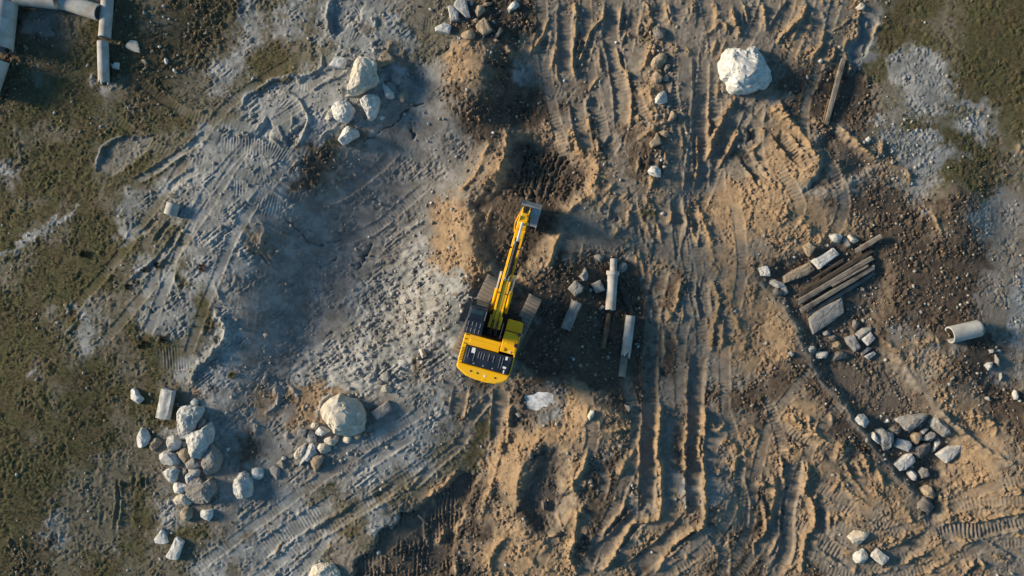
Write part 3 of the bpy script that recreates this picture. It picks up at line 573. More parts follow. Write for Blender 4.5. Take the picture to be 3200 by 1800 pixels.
att.data.foreach_set('color', np.stack([pad(a * win + v * (1 - win), v) for a, v in ((GR, .45), (CH, .35), (TA, .15), (DK, .1))], -1).astype(np.float32).ravel())
att2 = gme.attributes.new('rolled', 'FLOAT', 'POINT')
att2.data.foreach_set('value', pad(SMOOTH * win, 0.0).astype(np.float32).ravel())
gme.polygons.foreach_set('use_smooth', np.ones(len(fq), dtype=bool))
ground = bpy.data.objects.new('ground', gme); COL.objects.link(ground)
ground['kind'] = 'structure'; ground['label'] = 'churned building-site ground of tan soil, grey chalk and olive turf'
# ------------------------------------------------------------------ materials
class NT:
    def __init__(self, name):
        self.m = bpy.data.materials.new(name); self.m.use_nodes = True
        self.t = self.m.node_tree; self.b = self.t.nodes['Principled BSDF']; self.n = self.t.nodes
        self.b.inputs['Specular IOR Level'].default_value = .25
    def add(self, typ, **kw):
        nd = self.n.new(typ)
        for k, v in kw.items(): setattr(nd, k, v)
        return nd
    def link(self, a, b): self.t.links.new(a, b)
    def coord(self, which='Object'):
        return self.add('ShaderNodeTexCoord').outputs[which]
    def noise(self, scale, detail=4, rough=.6, vec=None, dist=0.0):
        nd = self.add('ShaderNodeTexNoise'); nd.inputs['Scale'].default_value = scale; nd.inputs['Detail'].default_value = detail
        nd.inputs['Roughness'].default_value = rough; nd.inputs['Distortion'].default_value = dist
        if vec is not None: self.link(vec, nd.inputs['Vector'])
        return nd.outputs['Fac']
    def math(self, op, a, b=None, clamp=False):
        nd = self.add('ShaderNodeMath', operation=op); nd.use_clamp = clamp
        for i, v in enumerate((a, b)):
            if v is None: continue
            if isinstance(v, (int, float)): nd.inputs[i].default_value = v
            else: self.link(v, nd.inputs[i])
        return nd.outputs[0]
    def ramp(self, fac, a, b, ca=0.0, cb=1.0):
        nd = self.add('ShaderNodeMapRange'); nd.interpolation_type = 'SMOOTHSTEP'
        self.link(fac, nd.inputs[0])
        for i, v in zip((1, 2, 3, 4), (a, b, ca, cb)): nd.inputs[i].default_value = v
        return nd.outputs[0]
    def mix(self, fac, a, b):
        nd = self.add('ShaderNodeMix', data_type='RGBA')
        for s, v in ((0, fac), (6, a), (7, b)):
            if isinstance(v, (int, float)): nd.inputs[s].default_value = v
            elif isinstance(v, tuple): nd.inputs[s].default_value = (*v, 1)
            else: self.link(v, nd.inputs[s])
        return nd.outputs[2]
    def bump(self, h, strength=.5, dist=.02, prev=None):
        nd = self.add('ShaderNodeBump'); nd.inputs['Strength'].default_value = strength; nd.inputs['Distance'].default_value = dist
        self.link(h, nd.inputs['Height'])
        if prev is not None: self.link(prev, nd.inputs['Normal'])
        return nd.outputs[0]
    def out(self, col=None, rough=None, nrm=None):
        for v, k in ((col, 'Base Color'), (rough, 'Roughness'), (nrm, 'Normal')):
            if v is None: continue
            if isinstance(v, (int, float)): self.b.inputs[k].default_value = v
            elif isinstance(v, tuple): self.b.inputs[k].default_value = (*v, 1)
            else: self.link(v, self.b.inputs[k])
        return self.m

def ground_material():
    t = NT('site_ground')
    P = t.coord()
    a = t.add('ShaderNodeVertexColor', layer_name='cover')
    sep = t.add('ShaderNodeSeparateColor'); t.link(a.outputs['Color'], sep.inputs[0])
    gr, ch, ta, dk = sep.outputs[0], sep.outputs[1], sep.outputs[2], a.outputs['Alpha']
    rl = t.add('ShaderNodeAttribute', attribute_name='rolled').outputs['Fac']
    n1 = t.noise(.9, 6, .62, P); n2 = t.noise(5, 6, .68, P); n3 = t.noise(22, 4, .7, P); n4 = t.noise(2.2, 5, .7, P, .6); n5 = t.noise(70, 2, .6, P)
    sp = t.math('ADD', t.math('ADD', t.math('MULTIPLY', t.math('SUBTRACT', n2, .5), .9), t.math('MULTIPLY', t.math('SUBTRACT', n3, .5), .5)), t.math('MULTIPLY', t.math('SUBTRACT', n4, .5), .8))
    def soft(w, lo, hi, k=1.0):
        return t.ramp(t.math('ADD', w, t.math('MULTIPLY', sp, k)), lo, hi)
    mid = t.mix(t.ramp(n4, .3, .7), (.142, .121, .097), (.248, .214, .170))
    chalk = t.mix(t.ramp(t.math('ADD', n1, t.math('MULTIPLY', t.math('SUBTRACT', n2, .5), .22)), .37, .66), (.165, .175, .172), (.345, .350, .338))
    chalk = t.mix(t.ramp(n2, .55, .75, 0, .5), chalk, (.1700, .1615, .1487))
    tan = t.mix(t.ramp(n4, .3, .72), (.210, .143, .083), (.36, .258, .158))
    tan = t.mix(t.ramp(n3, .55, .8, 0, .55), tan, (.1530, .0990, .0585))
    dark = t.mix(t.ramp(n4, .35, .7), (.050, .036, .026), (.118, .088, .062))
    dark = t.mix(t.ramp(n3, .62, .8, 0, .5), dark, (.2040, .1700, .1318))
    grs = t.mix(t.ramp(n2, .35, .68), (.060, .060, .025), (.102, .098, .045))
    grs = t.mix(t.ramp(n4, .52, .72, 0, .65), grs, (.0892, .0595, .0340))
    grs = t.mix(t.ramp(n3, .6, .78, 0, .3), grs, (.2040, .1785, .1020))
    c = t.mix(soft(ch, .12, .85, .7), mid, chalk)
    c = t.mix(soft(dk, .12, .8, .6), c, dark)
    c = t.mix(soft(ta, .12, .9, .45), c, tan)
    grs = t.mix(t.ramp(n1, .46, .62, 0, .6), grs, (.098, .072, .042))
    gm = t.math('ADD', gr, t.math('ADD', t.math('MULTIPLY', t.math('SUBTRACT', n2, .5), .35), t.math('MULTIPLY', t.math('SUBTRACT', n4, .5), .8)))
    c = t.mix(t.ramp(gm, .0, .9), c, grs)
    c = t.mix(t.math('MULTIPLY', t.ramp(n5, .6, .8, 0, .22), t.math('SUBTRACT', 1.0, gr)), c, (.36, .32, .26))
    amp = t.math('SUBTRACT', 1.05, t.math('MULTIPLY', rl, .8))
    h = t.math('MULTIPLY', t.math('ADD', t.math('MULTIPLY', n3, .8), t.math('MULTIPLY', n5, .35)), amp)
    return t.out(c, .92, t.bump(h, .5, .04))
gme.materials.append(ground_material())

def stone_material(name, c1, c2, stain=(.30, .22, .14), stain_amt=.5, scale=3.0, bumpd=.02):
    t = NT(name); P = t.coord(); oi = t.add('ShaderNodeObjectInfo')
    off = t.add('ShaderNodeVectorMath', operation='ADD'); t.link(P, off.inputs[0])
    rr = t.add('ShaderNodeCombineXYZ'); t.link(t.math('MULTIPLY', oi.outputs['Random'], 37.0), rr.inputs[0]); t.link(t.math('MULTIPLY', oi.outputs['Random'], 91.0), rr.inputs[1])
    t.link(rr.outputs[0], off.inputs[1]); V = off.outputs[0]
    n1 = t.noise(scale, 6, .65, V, .4); n2 = t.noise(scale * 5, 5, .7, V); n3 = t.noise(scale * 1.7, 4, .6, V)
    c = t.mix(t.ramp(n1, .3, .7), c1, c2)
    c = t.mix(t.ramp(n2, .5, .78, 0, .45), c, tuple(x * .45 for x in c1))
    st = t.math('ADD', n3, t.math('MULTIPLY', t.math('SUBTRACT', oi.outputs['Random'], .5), .18))
    c = t.mix(t.ramp(st, .52, .68, 0, stain_amt), c, stain)
    hgt = t.math('ADD', n1, t.math('MULTIPLY', n2, .4))
    return t.out(c, .9, t.bump(hgt, .7, bumpd))
SM = {'w': stone_material('white_limestone', (.40, .405, .39), (.66, .66, .635), stain_amt=.35),
      'k': stone_material('pale_limestone', (.32, .322, .308), (.56, .555, .525), stain_amt=.4),
      'c': stone_material('cream_limestone', (.40, .365, .30), (.60, .55, .46), (.40, .29, .17), .4, 2.2),
      't': stone_material('soiled_tan_stone', (.2380, .1870, .1318), (.3740, .3060, .2253), (.26, .165, .085), .7),
      'g': stone_material('grey_concrete_rubble', (.1785, .1785, .1700), (.3060, .3017, .2848), (.22, .165, .11), .45),
      'd': stone_material('dark_grey_stone', (.1105, .1020, .0918), (.2125, .1955, .1742), (.17, .125, .08), .5)}  # d: darkest of the stone tones
def concrete_material(name, c1, c2):
    t = NT(name); P = t.coord()
    n1 = t.noise(1.6, 6, .65, P, .5); n2 = t.noise(14, 5, .7, P); n3 = t.noise(60, 2, .5, P)
    c = t.mix(t.ramp(n1, .3, .7), c1, c2)
    c = t.mix(t.ramp(n2, .58, .8, 0, .4), c, tuple(x * .5 for x in c1))
    c = t.mix(t.ramp(t.noise(.9, 4, .6, P), .55, .7, 0, .4), c, (.30, .23, .15))
    return t.out(c, .88, t.bump(t.math('ADD', n2, n3), .4, .01))
CONC = concrete_material('weathered_concrete', (.2805, .2805, .2677), (.4420, .4377, .4165))
CONC2 = concrete_material('buried_concrete', (.1870, .1615, .1318), (.2890, .2550, .2082))
def wood_material(name, c1, c2, c3):
    t = NT(name); P = t.coord()
    mp = t.add('ShaderNodeMapping'); mp.inputs['Scale'].default_value = (1.2, 14, 14); t.link(P, mp.inputs[0])
    n1 = t.noise(2.0, 6, .7, mp.outputs[0], .3); n2 = t.noise(2.5, 4, .6, P)
    c = t.mix(t.ramp(n1, .3, .7), c1, c2)
    c = t.mix(t.ramp(n2, .45, .68, 0, .7), c, c3)
    return t.out(c, .85, t.bump(n1, .9, .02))
WOOD = wood_material('grey_weathered_timber', (.1020, .0892, .0748), (.2890, .2635, .2253), (.08, .066, .053))
WOODR = wood_material('rotten_brown_wood', (.085, .055, .034), (.27, .17, .10), (.05, .036, .026))
WOODD = wood_material('dark_rotten_wood', (.030, .025, .021), (.10, .083, .066), (.04, .03, .024))

# ------------------------------------------------------------------ generic builders
def link(name, me, mat=None, parent=None, loc=None, rot=None):
    o = bpy.data.objects.new(name, me); COL.objects.link(o)
    if me is not None and mat is not None and not me.materials: me.materials.append(mat)
    if parent is not None: o.parent = parent
    if loc is not None: o.location = loc
    if rot is not None: o.rotation_euler = rot
    return o
def tag(o, label, cat=None, group=None, kind=None):
    o['label'] = label
    if cat: o['category'] = cat
    if group: o['group'] = group
    if kind: o['kind'] = kind
    return o
def resample_closed(p, n):
    P = np.array(p, float); Q = np.vstack([P, P[:1]])
    seg = np.hypot(*np.diff(Q, axis=0).T); cum = np.concatenate([[0], np.cumsum(seg)])
    s = np.linspace(0, cum[-1], n, endpoint=False)
    return np.stack([np.interp(s, cum, Q[:, 0]), np.interp(s, cum, Q[:, 1])], -1)
NST = [0]
ICOS = {}
def ico(sub):
    if sub not in ICOS:
        b = bmesh.new(); bmesh.ops.create_icosphere(b, subdivisions=sub, radius=1.0); b.verts.ensure_lookup_table()
        ICOS[sub] = (np.array([v.co[:] for v in b.verts]), [tuple(v.index for v in q.verts) for q in b.faces]); b.free()
    return ICOS[sub]
def boulder_mesh(p, cx, cy, k, h, f, seed, rg, tilt, big, name, kind, loc, label, cat, group):
    """broken rock: the plan outline swept into a rounded solid, chopped by fracture planes and roughened"""
    D, F = ico(5 if big else (4 if h > .28 else 3))
    P = resample_closed(p, 240); P = np.stack([(P[:, 0] - cx) * k, (cy - P[:, 1]) * k], -1)
    th = np.arctan2(P[:, 1], P[:, 0]); rr = np.hypot(P[:, 0], P[:, 1])
    o_ = np.argsort(th); th, rr = th[o_], rr[o_]
    tq = np.arctan2(D[:, 1], D[:, 0]); R = np.interp(tq, np.concatenate([[th[-1] - 2 * math.pi], th, [th[0] + 2 * math.pi]]), np.concatenate([[rr[-1]], rr, [rr[0]]]))
    e = .80 - .45 * f
    cz = np.hypot(D[:, 0], D[:, 1]); a = cz ** e; b = np.sign(D[:, 2]) * np.abs(D[:, 2]) ** (e * 1.05)
    V = np.stack([np.cos(tq) * R * a, np.sin(tq) * R * a, np.where(b > 0, .18 * h + b * h * .84, .18 * h + b * h * .5)], -1)
    ext = rr.mean()
    for q in range(rg.choice((9, 10, 11, 13))):
        az = rg.uniform(0, 2 * math.pi); el = rg.uniform(.22, 1.2)
        nn = np.array([math.cos(az) * math.cos(el), math.sin(az) * math.cos(el), math.sin(el)])
        d = V @ nn; cut = d.max() - rg.uniform(.04, .17) * (h * math.sin(el) + ext * math.cos(el))
        V -= np.outer(np.clip(d - cut, 0, None) * .94, nn)
    V[:, :2] *= 1.13
    fr = 1.7 / max(ext, .18); sx = seed * 13.7; am = .125 * min(ext, h * 1.2) * (1.15 - .5 * f)
    for i in range(len(V)):
        v = V[i]; q = Vector((v[0] * fr + sx, v[1] * fr, v[2] * fr))
        n1 = mnoise.noise_vector(q); n2 = mnoise.noise_vector(q * 2.6); rg2 = 1 - 2 * abs(mnoise.noise(q * 1.6)); n3 = mnoise.noise_vector(q * 6.5) if len(V) > 200 else n2
        s_ = n1 * .5 + n2 * .55 + n3 * .42
        V[i] = (v[0] + s_.x * am * .8, v[1] + s_.y * am * .8, v[2] + (s_.z * .9 + rg2 * .35) * am)
    tx, ty = rg.uniform(-tilt, tilt), rg.uniform(-tilt, tilt)
    V[:, 2] += V[:, 0] * tx + V[:, 1] * ty
    me = bpy.data.meshes.new(name); me.from_pydata(V.tolist(), [], F); me.update()
    me.polygons.foreach_set('use_smooth', np.ones(len(F), dtype=bool))
    try: me.set_sharp_from_angle(angle=math.radians(24))
    except Exception: pass
    return tag(link(name, me, SM[kind], loc=loc), label, cat, group)
def stone(z, s, h, kind, label, f=.3, name='stone', cat='rock', group=None, tilt=.06, lift=0.0):
    NST[0] += 1; seed = NST[0]; rg = random.Random(seed * 7 + 1)
    p = pts(z, s) if isinstance(z, str) else s
    cx = sum(q[0] for q in p) / len(p); cy = sum(q[1] for q in p) / len(p)
    x0, y0, z0 = ground_at(cx, cy, h * .5 + lift); z0 -= (.10 if h > .36 else .02) * h
    k = (CAMH - (z0 + lift + h * .6)) / CAMH / PPM
    big = h > .55
    if f < .75: return boulder_mesh(p, cx, cy, k, h, f, seed, rg, tilt, big, name, kind, (x0, y0, z0 + lift), label, cat, group)
    n = 72 if big else (40 if h > .28 else 24)
    P = resample_closed(p, n); P = np.stack([(P[:, 0] - cx) * k, (cy - P[:, 1]) * k], -1)
    Lr = lambda a, b: a + (b - a) * f
    prof = [(.90, -.35), (.985, -.05), (1.0, .22), (Lr(.975, 1.0), .5), (Lr(.88, .985), .76), (Lr(.72, .94), .92), (Lr(.5, .72), 1.0), (.26, 1.03)]
    if big: prof = [(.88, -.3), (.96, -.1), (1.0, .1), (1.0, .26), (.985, .42), (Lr(.95, .99), .56), (Lr(.89, .975), .7), (Lr(.81, .95), .82), (Lr(.71, .9), .9), (Lr(.58, .76), .96), (.42, 1.0), (.22, 1.02)]
    V = []
    for sc, zz in prof:
        V.append(np.column_stack([P * sc, np.full(n, zz * h)]))
    V = np.vstack(V + [np.array([[0, 0, 1.03 * h]])])
    # chop with random planes: broken faces
    ext = np.abs(P).max()
    for q in range(rg.choice((5, 6, 7)) if f < .75 else 3):
        a = rg.uniform(0, 2 * math.pi); e = rg.uniform(.55, 1.25) if f < .75 else rg.uniform(1.0, 1.35)
        nn = np.array([math.cos(a) * math.cos(e), math.sin(a) * math.cos(e), math.sin(e)])
        d = V @ nn; mx = d.max(); cut = mx - rg.uniform(.03, .15 if f < .75 else .05) * (h * math.sin(e) + ext * math.cos(e))
        over = np.clip(d - cut, 0, None)
        V -= np.outer(over * .92, nn)
    tx, ty = rg.uniform(-tilt, tilt), rg.uniform(-tilt, tilt)
    V[:, 2] += V[:, 0] * tx + V[:, 1] * ty
    amp = (.05 + .15 * (1 - f)) * min(h, .9); fr = 2.6 / max(h, .3); sx = seed * 13.7
    VV = []
    for v in V:
        q = Vector((v[0] * fr + sx, v[1] * fr, v[2] * fr))
        nv = mnoise.noise_vector(q) * .7 + mnoise.noise_vector(q * 2.3) * .55 + (mnoise.noise_vector(q * 5.3) * .35 if big else Vector((0, 0, 0)))
        VV.append((v[0] + nv.x * amp * .7, v[1] + nv.y * amp * .7, v[2] + nv.z * amp * 1.1))
    F = []
    R = len(prof)
    for r in range(R - 1):
        for i in range(n):
            j = (i + 1) % n
            F.append((r * n + i, r * n + j, (r + 1) * n + j, (r + 1) * n + i))
    for i in range(n): F.append(((R - 1) * n + i, (R - 1) * n + (i + 1) % n, R * n))
    me = bpy.data.meshes.new(name); me.from_pydata(VV, [], F); me.update()
    me.polygons.foreach_set('use_smooth', np.full(len(F), f < .75))
    try:
        if f < .75: me.set_sharp_from_angle(angle=math.radians(38))
    except Exception: pass
    o = link(name, me, SM[kind], loc=(x0, y0, z0 + lift))
    return tag(o, label, cat, group)
def ball(z, x, y, r, label, kind='w', group='small scattered stones'):
    rg = random.Random(x * 3 + y)
    p = [(x + r * rg.uniform(.75, 1.15) * math.cos(a), y + r * rg.uniform(.75, 1.15) * math.sin(a)) for a in np.linspace(0, 2 * math.pi, 8)[:-1]]
    s = ' '.join(f'{a:.1f},{b:.1f}' for a, b in p)
    k = Z[z][2]
    return stone(z, s, max(.07, 1.5 * r / k / PPM), kind, label, .2, group=group)
class MB:
    """collects simple solids; build() links them as ONE mesh object"""
    def __init__(self): self.v = []; self.f = []
    def raw(self, v, f):
        b = len(self.v); self.v += [tuple(q) for q in v]; self.f += [tuple(b + i for i in q) for q in f]; return self
    def box(self, x0, x1, y0, y1, z0, z1):
        v = [(x, y, z) for z in (z0, z1) for y in (y0, y1) for x in (x0, x1)]
        return self.raw(v, [(0, 2, 3, 1), (4, 5, 7, 6), (0, 1, 5, 4), (2, 6, 7, 3), (0, 4, 6, 2), (1, 3, 7, 5)])
    def prism(self, o, z0, z1, top=None):
        n = len(o); t = top or o
        v = [(x, y, z0) for x, y in o] + [(x, y, z1) for x, y in t]
        return self.raw(v, [tuple(range(n - 1, -1, -1)), tuple(range(n, 2 * n))] + [(i, (i + 1) % n, n + (i + 1) % n, n + i) for i in range(n)])
    def side(self, prof, u0, u1):
        """closed outline in (v, z) pushed along u"""
        n = len(prof)
        v = [(u0, a, b) for a, b in prof] + [(u1, a, b) for a, b in prof]
        return self.raw(v, [tuple(range(n)), tuple(range(2 * n - 1, n - 1, -1))] + [(i, n + i, n + (i + 1) % n, (i + 1) % n) for i in range(n)])
    def cyl(self, p0, p1, r, n=12, r1=None):
        p0, p1 = Vector(p0), Vector(p1); d = (p1 - p0).normalized(); a = d.orthogonal().normalized(); b = d.cross(a)
        r1 = r if r1 is None else r1
        v = []
        for P, R in ((p0, r), (p1, r1)):
            for i in range(n):
                t = 2 * math.pi * i / n; v.append(P + a * R * math.cos(t) + b * R * math.sin(t))
        return self.raw(v, [tuple(range(n - 1, -1, -1)), tuple(range(n, 2 * n))] + [(i, (i + 1) % n, n + (i + 1) % n, n + i) for i in range(n)])
    def tube(self, P, r, n=8):
        for a, b in zip(P[:-1], P[1:]): self.cyl(a, b, r, n)
        return self
    def mesh(self, name='part'):
        me = bpy.data.meshes.new(name); me.from_pydata(self.v, [], self.f); me.update()
        bm = bmesh.new(); bm.from_mesh(me); bmesh.ops.recalc_face_normals(bm, faces=bm.faces); bm.to_mesh(me); bm.free()
        return me
    def build(self, name, mat, parent=None, bevel=0, smooth=False):
        me = self.mesh(name); o = link(name, me, mat, parent)
        if smooth:
            me.polygons.foreach_set('use_smooth', np.ones(len(me.polygons), dtype=bool))
            try: me.set_sharp_from_angle(angle=math.radians(40))
            except Exception: pass
        if bevel:
            md = o.modifiers.new('bevel', 'BEVEL'); md.width = bevel; md.segments = 2; md.limit_method = 'ANGLE'; md.angle_limit = math.radians(35)
        return o
